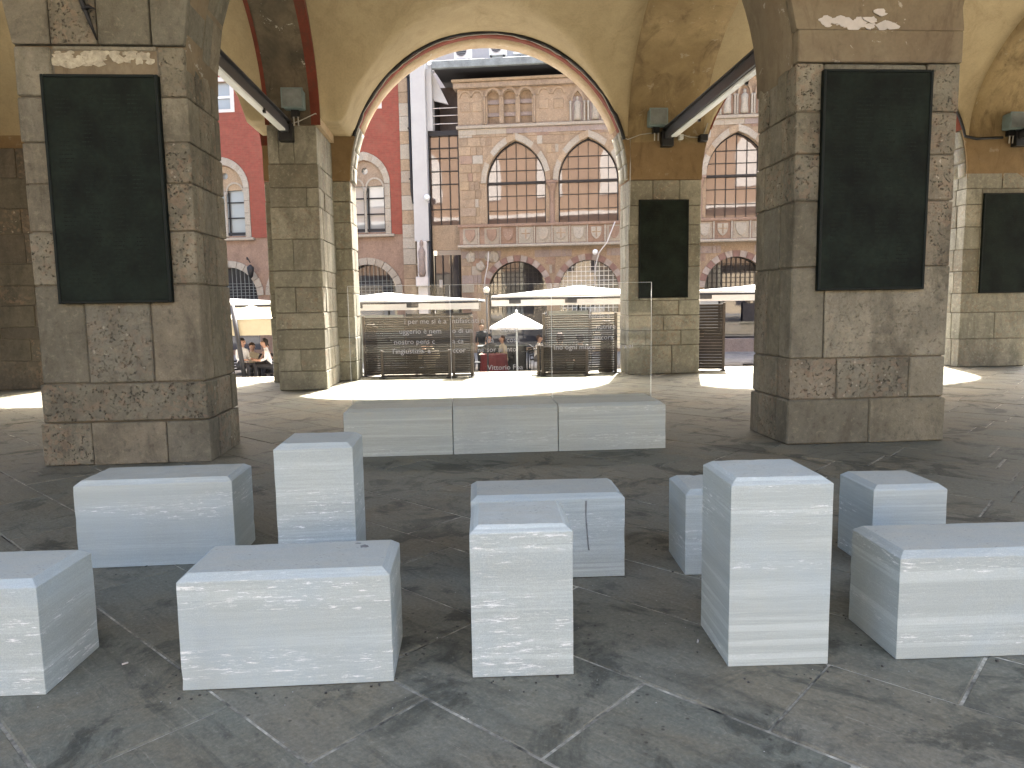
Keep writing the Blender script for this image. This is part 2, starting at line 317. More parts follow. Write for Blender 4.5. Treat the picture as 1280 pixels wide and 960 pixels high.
def holed(outer, holes, y0, y1):          # wall in xz with openings, thick in y
    cu = bpy.data.curves.new('c', 'CURVE'); cu.dimensions = '2D'; cu.fill_mode = 'BOTH'; cu.extrude = abs(y1 - y0) / 2
    for pts in [outer] + holes:
        sp = cu.splines.new('POLY'); sp.points.add(len(pts) - 1)
        for p, q in zip(sp.points, pts): p.co = (q[0], q[1], 0, 1)
        sp.use_cyclic_u = True
    o = bpy.data.objects.new('c', cu); COL.objects.link(o)
    me = bpy.data.meshes.new_from_object(o.evaluated_get(bpy.context.evaluated_depsgraph_get()))
    bpy.data.objects.remove(o); bpy.data.curves.remove(cu)
    ym = (y0 + y1) / 2
    for v in me.vertices: x, z, d = v.co; v.co = (x, ym + d, z)
    bm = bmesh.new(); bm.from_mesh(me); bmesh.ops.remove_doubles(bm, verts=bm.verts, dist=1e-5); bmesh.ops.recalc_face_normals(bm, faces=bm.faces); bm.to_mesh(me); bm.free(); me.materials.clear()
    return me
def arc(cx, cz, r, a0=0, a1=180, n=32): return [(cx + r * cos(R(a0 + (a1 - a0) * i / n)), cz + r * sin(R(a0 + (a1 - a0) * i / n))) for i in range(n + 1)]
def opening(cx, half, zb, zs): return [(cx - half, zb), (cx + half, zb)] + arc(cx, zs, half)
def gothic_pts(cx, half, zs, apex, n=9):  # right springing -> apex -> left springing
    H = apex - zs; r = (half * half + H * H) / (2 * half); e = math.asin(min(1, H / r))
    right = [(cx + half - r + r * cos(e * i / n), zs + r * sin(e * i / n)) for i in range(n + 1)]
    return right + [(2 * cx - x, z) for x, z in right[::-1][1:]]
def gothic(cx, half, zb, zs, apex, n=9): return [(cx - half, zb), (cx + half, zb)] + gothic_pts(cx, half, zs, apex, n)
def copy_tree(o, parent=None):
    c = o.copy(); COL.objects.link(c); c.parent = parent
    for ch in list(o.children): copy_tree(ch, c)
    return c

# ------------------------------------------------------------------ ground: loggia floor of slabs, steps, square
def addsheet(bm, x0, x1, y0, y1, z): bm.faces.new([bm.verts.new(p) for p in ((x0, y0, z), (x1, y0, z), (x1, y1, z), (x0, y1, z))])
bm = bmesh.new(); bmesh.ops.create_grid(bm, x_segments=40, y_segments=40, size=400)
g = link('ground', mesh(bm), 'piazza', None, (0, 0, -.85)); tag(g, kind='structure')
floor = thing('floor', None, None, (0, 0, 0), YAW); tag(floor, kind='structure')
VE = 17.3
box('bedding', 'joint', floor, -34, 34, -14, VE, -.8, -.0045)
for i in range(4):
    box('step', 'palestone', floor, -34, 34, VE + .35 * i + .002, VE + .35 * (i + 1), -.8, -.17 * (i + 1))
DA = Vector((cos(R(-46)), sin(R(-46)))); DB = Vector((cos(R(44)), sin(R(44))))   # p along the long joints, q across
qs = [1.27]
known = [.62, 1.27, 1.83, 2.51, 3.17, 3.72]
q = .62
while q > -14: q -= random.uniform(.55, .72); known.insert(0, q)
q = 3.72
while q < 27: q += random.uniform(.55, .72); known.append(q)
cross = {1.27: -2.152, 1.83: -1.543, 2.51: -1.003, 3.17: -.50, .62: -2.715}
near_slabs = []; far_slabs = []
for q0, q1 in zip(known, known[1:]):
    p = cross.get(q0, random.uniform(-1, 0)); cuts = [p]
    a = p
    while a < 24: a += random.uniform(.8, 1.55); cuts.append(a)
    a = p
    while a > -26: a -= random.uniform(.8, 1.55); cuts.insert(0, a)
    for p0, p1 in zip(cuts, cuts[1:]):
        cn = [DA * pp + DB * qq for pp, qq in ((p0, q0), (p1, q0), (p1, q1), (p0, q1))]
        c = sum(cn, Vector((0, 0))) / 4
        if max(k.y for k in cn) > VE - .5 or c.y < -4 or abs(c.x) > 15: continue
        w = UA * c.x + VA * c.y; vis = w.y > 1.8 and abs(w.x) < w.y * .76 + .8
        (near_slabs if vis else far_slabs).append((c, p1 - p0, q1 - q0, w.y))
near_slabs.sort(key=lambda s: s[3])
far_slabs += near_slabs[298:]; near_slabs = near_slabs[:298]
rot = Matrix.Rotation(R(-46), 3, 'Z')
def slab_into(bm, c, L, Wd, local):
    g = random.uniform(.003, .0065); t = random.uniform(-.003, .003); tmp = bmesh.new()
    addbox(tmp, -L / 2 + g, L / 2 - g, -Wd / 2 + g, Wd / 2 - g, -.05, t + .001, .0, .006)
    for v in tmp.verts:
        v.co.x += sin(v.co.y * 40 + c.x * 9) * .003
        p = v.co.copy() if local else rot @ v.co; v.co = p if local else p + Vector((c.x, c.y, 0))
    me = bpy.data.meshes.new('slab'); bmesh.ops.recalc_face_normals(tmp, faces=tmp.faces); tmp.to_mesh(me); tmp.free()
    if local: return me
    bm.from_mesh(me); bpy.data.meshes.remove(me)
for c, L, Wd, _ in near_slabs:
    link('paving_slab', slab_into(None, c, L, Wd, True), 'slab', floor, (c.x, c.y, 0)).rotation_euler = (0, 0, R(-46))
bm = bmesh.new()
for c, L, Wd, _ in far_slabs: slab_into(bm, c, L, Wd, False)
me = bpy.data.meshes.new('m'); bm.to_mesh(me); bm.free(); o = link('distant_paving', me, 'slab', floor); tag(o, kind='stuff')
x = -34
while x < 34:
    L = random.uniform(.9, 1.4)
    if abs(x) < 14: box('edge_slab', 'palestone', floor, x + .004, x + L - .004, VE - .52, VE + .01, -.16, .001, 0, .006)
    x += L
box('edge_strip', 'palestone', floor, -34, 34, VE - .50, VE, -.2, -.008)

# ------------------------------------------------------------------ piers of coursed stone
def pier(label, u0, u1, v0, v1, courses, mat='pier', group=None, recess=None, sides=(1, 1), proud=None):
    t = uvthing('stone_pier', label, 'pier', u0, v0, 0, group); w, d = u1 - u0, v1 - v0
    box('core', 'mortar', t, .025, w - .025, .025, d - .012, 0, courses[-1][1] - .02)
    for k, cs in enumerate(courses):
        z0, z1 = cs[0], cs[1]; sp = [0] + [s - u0 for s in (cs[2] if len(cs) > 2 else [])] + [w]
        fd = random.uniform(.24, .34); e = .0 if not proud else proud.get(k, 0)
        for i, (a, b) in enumerate(zip(sp, sp[1:])):
            pr = random.uniform(-.006, .008)
            rc = recess if (recess and k in recess[0] and i == 1) else None
            off = recess[1] if rc else 0
            box('stone', mat, t, a + (.004 if i else -e + random.uniform(-.004, .006)), b - (.004 if i < len(sp) - 2 else -e + random.uniform(-.006, .004)), -pr - e + off, fd, z0 + .006, z1 - .006, .005, random.uniform(.007, .016))
        for s in (0, 1):
            if not sides[s]: continue
            cuts = [fd]; y = fd
            while y < d - .3:
                y += random.uniform(.22, .55)
                if y < d - .15: cuts.append(y)
            cuts.append(d)
            for a, b in zip(cuts, cuts[1:]):
                pr = random.uniform(-.004, .010) + e
                x0, x1 = (-pr, .22) if s == 0 else (w - .22, w + pr)
                box('stone', mat, t, x0, x1, a + .006, b - .004, z0 + .006, z1 - .006, .005, random.uniform(.007, .014))
    return t
LPc = [(0, .45, [-3.86, -3.11]), (.45, .855, []), (.855, 1.62, [-3.85, -3.20]), (1.62, 1.86, [-3.98, -2.96]), (1.86, 2.40, [-3.98, -2.96]), (2.40, 2.875, [-3.98, -2.96]), (2.875, 3.28, [-3.98, -2.96]), (3.28, 3.72, [-3.98, -2.96]), (3.72, 4.21, [-3.98, -2.96]), (4.21, 4.33, [-3.98, -2.96])]
LPc = [(0, .45, [-3.86, -3.11]), (.45, .855, []), (.855, 1.86, [-3.85, -3.20]), (1.86, 2.40, [-3.98, -2.96]), (2.40, 2.875, [-3.98, -2.96]), (2.875, 3.28, [-3.98, -2.96]), (3.28, 3.72, [-3.98, -2.96]), (3.72, 4.20, [-3.98, -2.96])]
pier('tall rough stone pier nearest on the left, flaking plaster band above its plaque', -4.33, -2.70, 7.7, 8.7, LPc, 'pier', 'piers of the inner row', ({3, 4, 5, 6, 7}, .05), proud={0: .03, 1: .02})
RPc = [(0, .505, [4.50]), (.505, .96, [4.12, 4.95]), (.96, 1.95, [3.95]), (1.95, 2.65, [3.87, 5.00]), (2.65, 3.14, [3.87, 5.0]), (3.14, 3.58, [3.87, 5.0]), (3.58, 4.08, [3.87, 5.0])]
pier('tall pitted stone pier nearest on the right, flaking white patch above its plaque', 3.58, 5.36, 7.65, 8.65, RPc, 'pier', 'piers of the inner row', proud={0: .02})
FC = [0, .37, .8, 1.19, 1.51, 2.0, 2.32, 2.92, 3.52, 3.88, 4.32, 5.04]
LBs = [[], [-3.15], [], [], [-3.2], [], [-3.2], [], [-2.9], [], [-3.38, -3.1]]
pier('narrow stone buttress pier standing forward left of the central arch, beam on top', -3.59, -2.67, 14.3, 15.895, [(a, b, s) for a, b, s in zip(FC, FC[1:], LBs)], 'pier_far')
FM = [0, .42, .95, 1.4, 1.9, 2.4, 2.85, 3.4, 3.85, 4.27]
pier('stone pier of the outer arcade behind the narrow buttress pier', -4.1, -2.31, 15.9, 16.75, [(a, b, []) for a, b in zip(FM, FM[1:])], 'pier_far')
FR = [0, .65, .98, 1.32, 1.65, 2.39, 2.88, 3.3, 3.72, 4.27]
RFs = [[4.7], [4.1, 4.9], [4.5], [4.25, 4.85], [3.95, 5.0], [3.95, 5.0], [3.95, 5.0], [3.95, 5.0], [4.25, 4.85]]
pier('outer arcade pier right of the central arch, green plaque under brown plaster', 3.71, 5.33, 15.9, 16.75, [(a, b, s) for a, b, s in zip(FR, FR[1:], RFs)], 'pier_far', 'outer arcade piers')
FR2 = [0, .65, 1.26, 1.7, 2.2, 2.7, 3.2, 3.7, 4.05, 4.4]
pier('outer arcade pier at the right edge of the picture with a half seen plaque', 11.45, 13.1, 15.9, 16.75, [(a, b, ([12.3] if i in (1, 8) else [11.83, 12.98] if i > 2 else [])) for i, (a, b) in enumerate(zip(FR2, FR2[1:]))], 'pier_far', 'outer arcade piers')
FD = [0, .6, 1.05, 1.3, 1.75, 2.15, 2.6, 3.2, 3.7, 4.3, 4.9]
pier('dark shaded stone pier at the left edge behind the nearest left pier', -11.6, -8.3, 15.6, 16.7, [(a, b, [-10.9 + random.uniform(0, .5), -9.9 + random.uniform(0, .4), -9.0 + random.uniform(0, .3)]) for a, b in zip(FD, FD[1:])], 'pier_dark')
# unseen street side piers, moved wide apart to let light onto the blocks
for k, (a, b) in enumerate(((-12.2, -10.5), (11.6, 13.3))):
    pier(['street side pier far to the left behind the photographer', 'street side pier far to the right behind the photographer'][k], a, b, .9, 1.8, [(z, z + 1.0, []) for z in range(7)], 'pier', 'street side piers', sides=(0, 0))
for k, (a, b) in enumerate(((-12.2, -10.5), (11.6, 13.3))):
    pier(['inner row pier out of view to the left', 'inner row pier out of view to the right'][k], a, b, 7.7, 8.7, [(z, z + 1.0, []) for z in (0, 1, 2, 3)], 'pier', 'piers of the inner row', sides=(0, 0))

# ------------------------------------------------------------------ arcade walls
def arcade(label, v0, v1, zb, holes, mat, top=8.6, name='arcade_wall', u0=-20, u1=20):
    t = uvthing(name, label, 'wall', 0, v0, 0)
    outer = [(u0, zb)]
    for h in sorted(holes, key=lambda h: h[0]):    # (cx, r, zs) opening cut from the lower edge
        cx, r, zs = h; outer += [(cx - r, zb)] + [(x, z) for x, z in arc(cx, zs, r, 180, 0, 40)] + [(cx + r, zb)]
    outer += [(u1, zb), (u1, top), (u0, top)]
    out = []
    for p in outer:
        if not out or (abs(out[-1][0] - p[0]) + abs(out[-1][1] - p[1])) > 1e-4: out.append(p)
    link('masonry', holed(out, [], 0, v1 - v0), mat, t)
    return t
far_holes = [(-6.2, 2.1, 4.93), (.70, 3.0, 4.3), (8.40, 3.06, 4.3)]
# outer arcade: painted edge strip in front, cream plaster behind
def ring_wall(v0, v1, mat, nm, parent, top=8.6, off=0.):
    pass
oa = uvthing('outer_arcade_wall', 'round arched outer arcade wall, brown plaster and red painted arch edges', 'arcade', 0, 15.9)
def cut(holes, zb, top, dr=0., u0=-20, u1=20, seg=48):
    out = [(u0, zb)]
    for cx, r, zs in holes:
        r += dr
        if zs > zb: out += [(cx - r, zb)]
        out += arc(cx, zs, r, 180, 0, seg)
        if zs > zb: out += [(cx + r, zb)]
    out += [(u1, zb), (u1, top), (u0, top)]
    res = []
    for p in out:
        if not res or (abs(res[-1][0] - p[0]) + abs(res[-1][1] - p[1])) > 1e-4: res.append(p)
    return res
link('front_masonry', holed(cut(far_holes, 4.275, 8.6), [], .002, .05), 'brown_plaster', oa)
for cx, r, zs in far_holes:
    nm = 'painted_edge'
    def band(r0, r1, a0, a1, y0, y1, mat, nm):
        link(nm, holed(arc(cx, zs, r1, a0, a1, 40) + arc(cx, zs, r0, a1, a0, 40), [], y0, y1), mat, oa)
    band(r - .012, r + .3, 20 if zs == 4.3 else 2, 160 if zs == 4.3 else 178, .0, .26, 'red_plaster', 'painted_edge')
    band(r - .010, r + .3, 22 if zs == 4.3 else 2, 158 if zs == 4.3 else 178, .262, .86, 'cream_plaster', 'plastered_soffit')
    if zs == 4.3:      # dressed voussoirs at the springing, uncovered by plaster
        for s in (0, 1):
            for k, (a0, a1) in enumerate(((.3, 6.2), (6.5, 12.6), (12.9, 21.5 if s else 19.5))):
                b0, b1 = (a0, a1) if s == 0 else (180 - a1, 180 - a0)
                for y0, y1 in ((.056, .30 + .12 * (k % 2)), (.31 + .12 * (k % 2), .86)):
                    link('voussoir', holed(arc(cx, zs, r + .30, b0, b1, 5) + arc(cx, zs, r - .014 - random.uniform(0, .006), b1, b0, 5), [], y0, y1), 'pier_far', oa)
link('masonry', holed(cut(far_holes, 4.30, 8.6, .04), [], .052, .85), 'loggia_brick', oa)
near_holes = [(-7.42, 3.09, 4.0), (.44, 3.14, 4.0), (8.48, 3.12, 4.0)]
ia = uvthing('inner_arcade_wall', 'plastered wall carried by the inner row of piers, arches springing just in view', 'arcade', 0, 7.7)
link('masonry', holed(cut(near_holes, 4.215, 8.6), [], .06, 1.0), 'grey_plaster', ia)
# stone courses in view above the left pier, plaster bands above the right pier
def hole_in(u, z, holes): return any(z > zs and (u - cx) ** 2 + (z - zs) ** 2 < r * r for cx, r, zs in holes)
zc = [4.215, 4.72, 5.15, 5.6]
for z0, z1 in zip(zc, zc[1:]):
    def edge(z):     # right and left arch edges of the wall strip over the left pier
        f = lambda cx, r, s: cx + s * sqrt(max(0, r * r - (z - 4.0) ** 2))
        return f(-7.42, 3.09, 1) , f(.44, 3.14, -1)
    (l0, r0), (l1, r1) = edge(z0), edge(z1); cuts0 = [l0, -3.98 if z0 < 4.9 else -3.5, -2.96 if z0 < 4.9 else -3.5, r0]
    mids = ([-3.97, -3.52, -3.01] if z0 < 4.3 else [-3.7, -3.1]); xs = [None] + mids + [None]
    for i in range(len(xs) - 1):
        a0 = l0 if xs[i] is None else xs[i]; a1 = l1 if xs[i] is None else xs[i]; b0 = r0 if xs[i + 1] is None else xs[i + 1]; b1 = r1 if xs[i + 1] is None else xs[i + 1]
        bm = bmesh.new(); pr = random.uniform(-.01, .01); addprism(bm, [(a0 + .006, z0 + .006), (b0 - .006, z0 + .006), (b1 - .006, z1 - .006), (a1 + .006, z1 - .006)], pr - .003, .5)
        bmesh.ops.bevel(bm, geom=list(bm.edges), offset=.008, segments=1, affect='EDGES'); link('stone', mesh(bm), 'pier', ia)
    for s in (0, 1):    # side (soffit) stones
        for a, b in ((.5, .72), (.72, 1.0)):
            x0a, x1a = (r0 - .2, r0) if s else (l0, l0 + .2); x0b, x1b = (r1 - .2, r1) if s else (l1, l1 + .2)
            bm = bmesh.new(); addprism(bm, [(x0a, z0 + .006), (x1a, z0 + .006), (x1b, z1 - .006), (x0b, z1 - .006)], a + .006, b - .003); link('stone', mesh(bm), 'pier', ia)
rp = [(3.55, 5.39, 4.085, 4.41, -.03, 'brown_plaster'), (3.60, 5.41, 4.415, 8.5, -.05, 'grey_plaster')]
box('plaster_band', 'grey_plaster', ia, 3.57, 5.375, -.075, .058, 4.082, 4.41, .0, .012)
link('plaster_face', holed(cut([(.44, 3.14, 4.0)], 4.415, 8.5, 0, 3.0, 5.0)[-2:] + [(3.53, 4.415), (5.40, 4.415), (5.40, 5.2)], [], -.06, .058) if 0 else holed([(3.555, 4.415), (5.385, 4.415), (5.30, 5.1), (5.30, 6.5), (3.45, 6.5), (3.45, 4.9)], [], -.06, .058), 'grey_plaster', ia)
# peeling white paint flakes over the plaques
def flakes(parent, u0, u1, z0, z1, y, n, mat='offwhite', seed=1, bias=1):
    rr = random.Random(seed); bm = bmesh.new()
    for _ in range(n):
        cx = rr.uniform(u0, u1); cz = z1 - (z1 - z0) * rr.random() ** bias; s = rr.uniform(.012, .06)
        pts = [(cx + s * rr.uniform(.5, 1.4) * cos(a) * 1.3, cz + s * rr.uniform(.4, 1) * sin(a)) for a in [2 * pi * i / 9 for i in range(9)]]
        addprism(bm, pts, y - .002 - rr.uniform(0, .002), y + .004)
    o = link('flaking_paint', mesh(bm), mat, parent); tag(o, kind='stuff')
flakes(ia, 3.80, 4.12, 4.44, 4.52, -.062, 26, seed=3); flakes(ia, 4.12, 4.62, 4.44, 4.49, -.062, 22, seed=4); flakes(ia, 4.1, 4.7, 4.36, 4.6, -.076, 6, seed=9)
flakes(ia, -3.93, -3.02, 4.06, 4.15, .022, 46, 'flake', 5, 1.5); flakes(ia, -3.93, -3.6, 4.03, 4.13, .022, 20, 'flake', 8, 1)
box('plaster_panel', 'grey_plaster', ia, -3.965, -2.975, .024, .08, 3.925, 4.165)
box('ledge', 'pier', ia, -3.965, -2.975, .01, .08, 4.17, 4.205, .002, .006)
ra = uvthing('street_beam', 'plastered beam wall carrying the storey on the street side', 'wall', 0, .9)  # unseen beam, high and unbroken, shaped to let street light in below
box('masonry', 'grey_plaster', ra, -20, 20, 0, .9, 7.02, 8.6)
# upper storey of the building (seen only in reflections)
us = uvthing('upper_storey', 'brick upper storey above the loggia', 'building', 0, 0)
box('wall', 'loggia_brick', us, -21, 21, .8, 16.8, 8.6, 17)
for k in range(7):
    link('window', holed(gothic(-15 + 5 * k, 1.0, 10, 12.4, 14), [], 16.802, 16.86), 'offwhite', us)
box('ledge', 'offwhite', us, -21, 21, 16.8, 17.1, 8.5, 8.75)

# unseen building across the street, placed and coloured to bounce warm sunlight
rb_ = uvthing('street_palazzo', 'cream palazzo across the street behind the photographer, in full sun', 'palazzo', 0, -31)
rh = [[(x - .9, z), (x + .9, z), (x + .9, z + 2.4), (x - .9, z + 2.4)] for x in range(-32, 33, 4) for z in (1.0, 6.2, 10.8)]
link('wall', holed([(-36, 0), (36, 0), (36, 13.4), (-36, 13.4)], rh, -.6, 0), 'street_wall', rb_)
box('cornice', 'offwhite', rb_, -36.3, 36.3, -.6, .5, 13.402, 13.9); box('window_glass', 'glassD', rb_, -35, 35, -.5, -.4, .5, 13.3)
# ------------------------------------------------------------------ vaults
def vault(label, u0, u1, v0, v1, cx, r, zs, spring, h, vendL, vendR, mat='vault', nu=46, nv=46, tag_=''):
    me = bpy.data.meshes.new('v'); vs = []; fs = []
    for j in range(nv + 1):
        for i in range(nu + 1):
            # denser toward the corners
            u = u0 + (u1 - u0) * (.5 - .5 * cos(pi * i / nu)); v = v0 + (v1 - v0) * (.5 - .5 * cos(pi * j / nv))
            A = zs + sqrt(max(0, r * r - (u - cx) ** 2)) if abs(u - cx) < r else 0
            f = min(1, max(0, (u - u0) / (u1 - u0))); ve = vendL + (v1 - vendL) * min(1, f * 2) if f < .5 else v1 + (vendR - v1) * (f * 2 - 1)
            vm = (v0 + ve) / 2; hw = (ve - v0) / 2; B = spring + h * sqrt(1 - ((v - vm) / hw) ** 2) if abs(v - vm) < hw else 0
            z = max(A, B, spring); vs.append((u, v, z + .012 * sin(u * 2.3 + v) * sin(v * 1.7)))
    n1 = nu + 1
    for j in range(nv):
        for i in range(nu): a = j * n1 + i; fs.append((a, a + n1, a + n1 + 1, a + 1))
    me.from_pydata(vs, [], fs); me.polygons.foreach_set('use_smooth', [True] * len(me.polygons))
    o = link('vault', me, mat); o.rotation_euler = (0, 0, YAW); tag(o, label, 'vault', 'plastered cross vaults'); return o
vault('tan plastered cross vault over the central bay in front of the big arch', -2.6, 3.70, 8.7, 15.9, .70, 3.03, 4.3, 5.2, 2.5, 14.35, 15.9)
vault('tan plastered vault over the left bay, seen as a sliver beyond the dark damp rib', -10.0, -3.6, 8.7, 15.9, -6.2, 2.13, 4.93, 5.2, 2.5, 15.9, 14.35)
vault('tan plastered vault with a brown water stain over the right bay', 5.35, 11.45, 8.7, 15.9, 8.40, 3.09, 4.3, 5.2, 2.5, 15.9, 15.9)
vault('plastered vault at the far right beyond the last pier in view', 13.1, 19.5, 8.7, 15.9, 16.3, 3.09, 4.3, 5.2, 2.5, 15.9, 15.9, nu=20, nv=20)
vault('plastered vault at the far left beyond the shaded pier', -19.5, -11.6, 8.7, 15.9, -15.5, 3.09, 4.3, 5.2, 2.5, 15.9, 15.9, nu=20, nv=20)
for k, (a, b) in enumerate(((-10.5, -3.5), (-3.5, 4.5), (4.5, 11.6), (13.3, 19.6), (-19.6, -12.2))):  # unseen vaults, ended short of the camera to let skylight in
    vault(['overhead vault left of the photographer', 'overhead vault above the photographer', 'overhead vault right of the photographer', 'overhead vault far right of the photographer', 'overhead vault far left of the photographer'][k], a, b, 1.8, 7.7, (a + b) / 2, .5, 5, 7.05, .9, 7.7, 7.7, nu=20, nv=20)
def rib(label, u0, u1, v0, v1, spring, h, mat, edge=None, thick=.5):
    t = uvthing('vault_rib', label, 'arch', 0, 0); n = 36; vm = (v0 + v1) / 2; hw = (v1 - v0) / 2
    def pr(d, k=0): return [(vm - hw * cos(pi * i / n) * 1, spring + d + (h) * sin(pi * i / n)) for i in range(n + 1)]
    bm = bmesh.new(); lo = pr(-.10); hi = pr(thick); rows = [[bm.verts.new((u, v, z + .006 * sin(v * 7 + u * 5))) for v, z in lo] for u in [u0 + (u1 - u0) * i / 6 for i in range(7)]]
    for a, b in zip(rows, rows[1:]):
        for i in range(n): bm.faces.new((a[i], a[i + 1], b[i + 1], b[i]))
    for u, row in ((u0, rows[0]), (u1, rows[-1])):
        top = [bm.verts.new((u, v, z)) for v, z in hi]
        for i in range(n): bm.faces.new((row[i], row[i + 1], top[i + 1], top[i]))
    me = bpy.data.meshes.new('r'); bmesh.ops.recalc_face_normals(bm, faces=bm.faces); bm.to_mesh(me); bm.free(); me.polygons.foreach_set('use_smooth', [True] * len(me.polygons))
    link('soffit', me, mat, t)
    for ua, ub in (edge or []):
        bm = bmesh.new(); lo2 = pr(-.106); hi2 = pr(.05)
        ra_ = [bm.verts.new((ua, v, z)) for v, z in lo2]; rb = [bm.verts.new((ub, v, z)) for v, z in lo2]
        xe = ub if ub > (u0 + u1) / 2 else ua; rc = [bm.verts.new((xe, v, z)) for v, z in hi2]
        for i in range(n):
            bm.faces.new((ra_[i], ra_[i + 1], rb[i + 1], rb[i])); q = rb if xe == ub else ra_; bm.faces.new((q[i], q[i + 1], rc[i + 1], rc[i]))
        link('painted_stripe', mesh(bm), 'red_plaster', t)
    return t
rib('dark damp transverse rib with red painted edges above the buttress pier', -3.6, -2.6, 8.7, 14.32, 5.15, 2.3, 'vault_damp', [(-2.76, -2.585), (-3.615, -3.54)])
rib('brown stained transverse rib above the pier right of the central arch', 3.69, 5.36, 8.7, 15.9, 5.17, 2.45, 'vault_stain')
rib('stained transverse rib above the pier at the right edge', 11.44, 13.11, 8.7, 15.9, 5.25, 2.4, 'vault_stain')
rib('transverse rib above the shaded pier at the left edge', -11.61, -9.9, 8.7, 15.6, 5.2, 2.4, 'vault_stain')
box_t = uvthing('impost_wall', 'plastered wall piece filling the corner above the buttress pier', 'wall', -3.595, 14.3); box('masonry', 'cream_plaster', box_t, .003, .995, .02, 1.55, 5.045, 5.21)
for k, (a, b) in enumerate(((-12.2, -10.5), (11.6, 13.3))):
    rib(['overhead transverse rib far left', 'overhead transverse rib far right'][k], a, b, 1.8, 7.7, 5.17, 2.6, 'vault_stain')
# stain patch and cables
def arc3(cx, cz, r, v, a0, a1, n): return [(cx + r * cos(R(a0 + (a1 - a0) * i / n)), v, cz + r * sin(R(a0 + (a1 - a0) * i / n))) for i in range(n + 1)]
def uvobj(o, label, cat, group=None):
    o.rotation_euler = (0, 0, YAW); return tag(o, label, cat, group)
def wob(pts, k=.012, s=1):
    rr = random.Random(s); return [(a + rr.uniform(-k, k), b, c + rr.uniform(-k, k)) for a, b, c in pts]
left = [(-3.42, 14.26, 5.14), (-3.2, 14.25, 5.02), (-2.95, 14.24, 5.1), (-2.66, 14.26, 5.24), (-2.60, 15.0, 5.3), (-2.5, 15.8, 5.35), (-2.36, 15.86, 5.22)]
pts = left + wob(arc3(.70, 4.3, 2.972, 15.865, 162, 17, 46), .014, 3) + [(3.68, 15.86, 5.12), (3.95, 15.85, 5.22), (4.25, 15.85, 5.26)]
uvobj(tube('arch_cable', 'cable_w', None, pts, .010, 6), 'thin grey cable pinned along the edge of the central arch', 'cable')
pts = wob(arc3(.70, 4.3, 3.018, 15.862, 163, 16, 46), .014, 5)  # black tube also draws the shadow gap between vault and arch
uvobj(tube('conduit', 'iron', None, pts, .038, 6), 'black sagging cable bundle above the central arch', 'cable')
pts = wob(arc3(8.40, 4.3, 3.06, 15.86, 100, 17, 34), .012, 6) + [(11.6, 15.85, 5.13), (12.2, 15.85, 5.16)]
uvobj(tube('conduit', 'iron', None, pts, .03, 6), 'black cable bundle along the right bay arch and above the last plaque', 'cable')
uvobj(tube('wall_cable', 'cable_w', None, [(4.85, 15.84, 5.22), (5.05, 15.85, 5.17), (5.33, 15.85, 5.16), (5.5, 15.9, 5.6), (5.75, 15.88, 6.0)], .012, 6), 'short grey cable at the top right corner of the pier right of the central arch', 'cable')
uvobj(tube('wall_cable', 'cable_w', None, [(3.73, 15.87, 5.15), (3.74, 15.875, 4.6), (3.72, 15.87, 3.2)], .009, 6), 'thin grey cable dropping down the left edge of the pier right of the central arch', 'cable')
# ------------------------------------------------------------------ long beams and floodlights
def beam(label, a, b, group='dark lighting beams under the vaults'):
    A = UA * a[0] + VA * a[1]; A.z = a[2]; B = UA * b[0] + VA * b[1]; B.z = b[2]
    t = thing('light_beam', label, 'beam', A, 0, group); d = B - A; L = d.length; t.rotation_euler = d.to_track_quat('Y', 'Z').to_euler()
    box('housing', 'gunmetal', t, -.075, .075, 0, L, -.02, .13, 0, .01)
    box('web', 'gunmetal', t, -.03, .03, 0, L, .13, .20); box('cap', 'gunmetal', t, -.085, .085, -.002, L, .20, .225)
    box('reflector', 'white_metal', t, -.085, .03, .5, L - .3, -.062, -.022, 0, .006)
    box('end_plate', 'iron', t, -.13, .13, -.03, .16, -.17, .16, 0, .01)
    for y in (1.9, 4.2): box('clip', 'iron', t, -.11, -.07, y, y + .07, -.10, -.03)
beam('dark beam running from the buttress pier to the nearest left pier', (-3.2, 14.25, 4.88), (-3.2, 8.72, 4.80))
beam('dark beam running from the pier right of the central arch to the nearest right pier', (4.52, 15.86, 5.12), (4.52, 8.67, 5.12))
beam('dark beam high at the right edge above the last plaque', (12.55, 15.86, 5.12), (12.55, 8.67, 5.12))
def flood(label, u, v, z):
    t = uvthing('floodlight', label, 'floodlight', u, v, z, 'blue grey floodlights on the pier tops')
    box('housing', 'lampbox', t, -.19, .19, -.30, -.02, .0, .34, 0, .02); box('rim', 'lampbox', t, -.20, .20, -.31, -.285, -.01, .35, 0, .005); box('lens', 'slate', t, -.17, .17, -.316, -.3105, .02, .32)
    tube('stem', 'cable_w', t, [(-.03, -.1, 0), (-.03, -.08, -.28)], .014, 6); tube('stem', 'cable_w', t, [(.05, -.1, 0), (.05, -.08, -.28)], .014, 6)
    box('bracket', 'iron', t, -.07, .07, -.12, .0, -.12, -.0)
flood('blue grey box floodlight on top of the buttress pier', -3.02, 14.28, 5.28)
flood('blue grey box floodlight on top of the pier right of the central arch', 4.28, 15.88, 5.36)
flood('blue grey box floodlight cut by the right edge of the picture', 12.35, 15.88, 5.3)
t = uvthing('junction_box', 'small white junction box beside the beam end right of the central arch', 'box', 4.84, 15.85, 5.16); box('housing', 'white_metal', t, -.05, .05, -.06, .04, -.05, .06, 0, .008)
t = uvthing('camera_box', 'small black box at the corner of the arch, right of the white junction box', 'box', 5.33, 15.85, 5.12); box('housing', 'iron', t, -.10, .07, -.16, .04, -.06, .08, 0, .01)
t = uvthing('iron_hook', 'bent black iron cramp hanging above the left plaque', 'hook', -3.52, 7.66, 4.22)
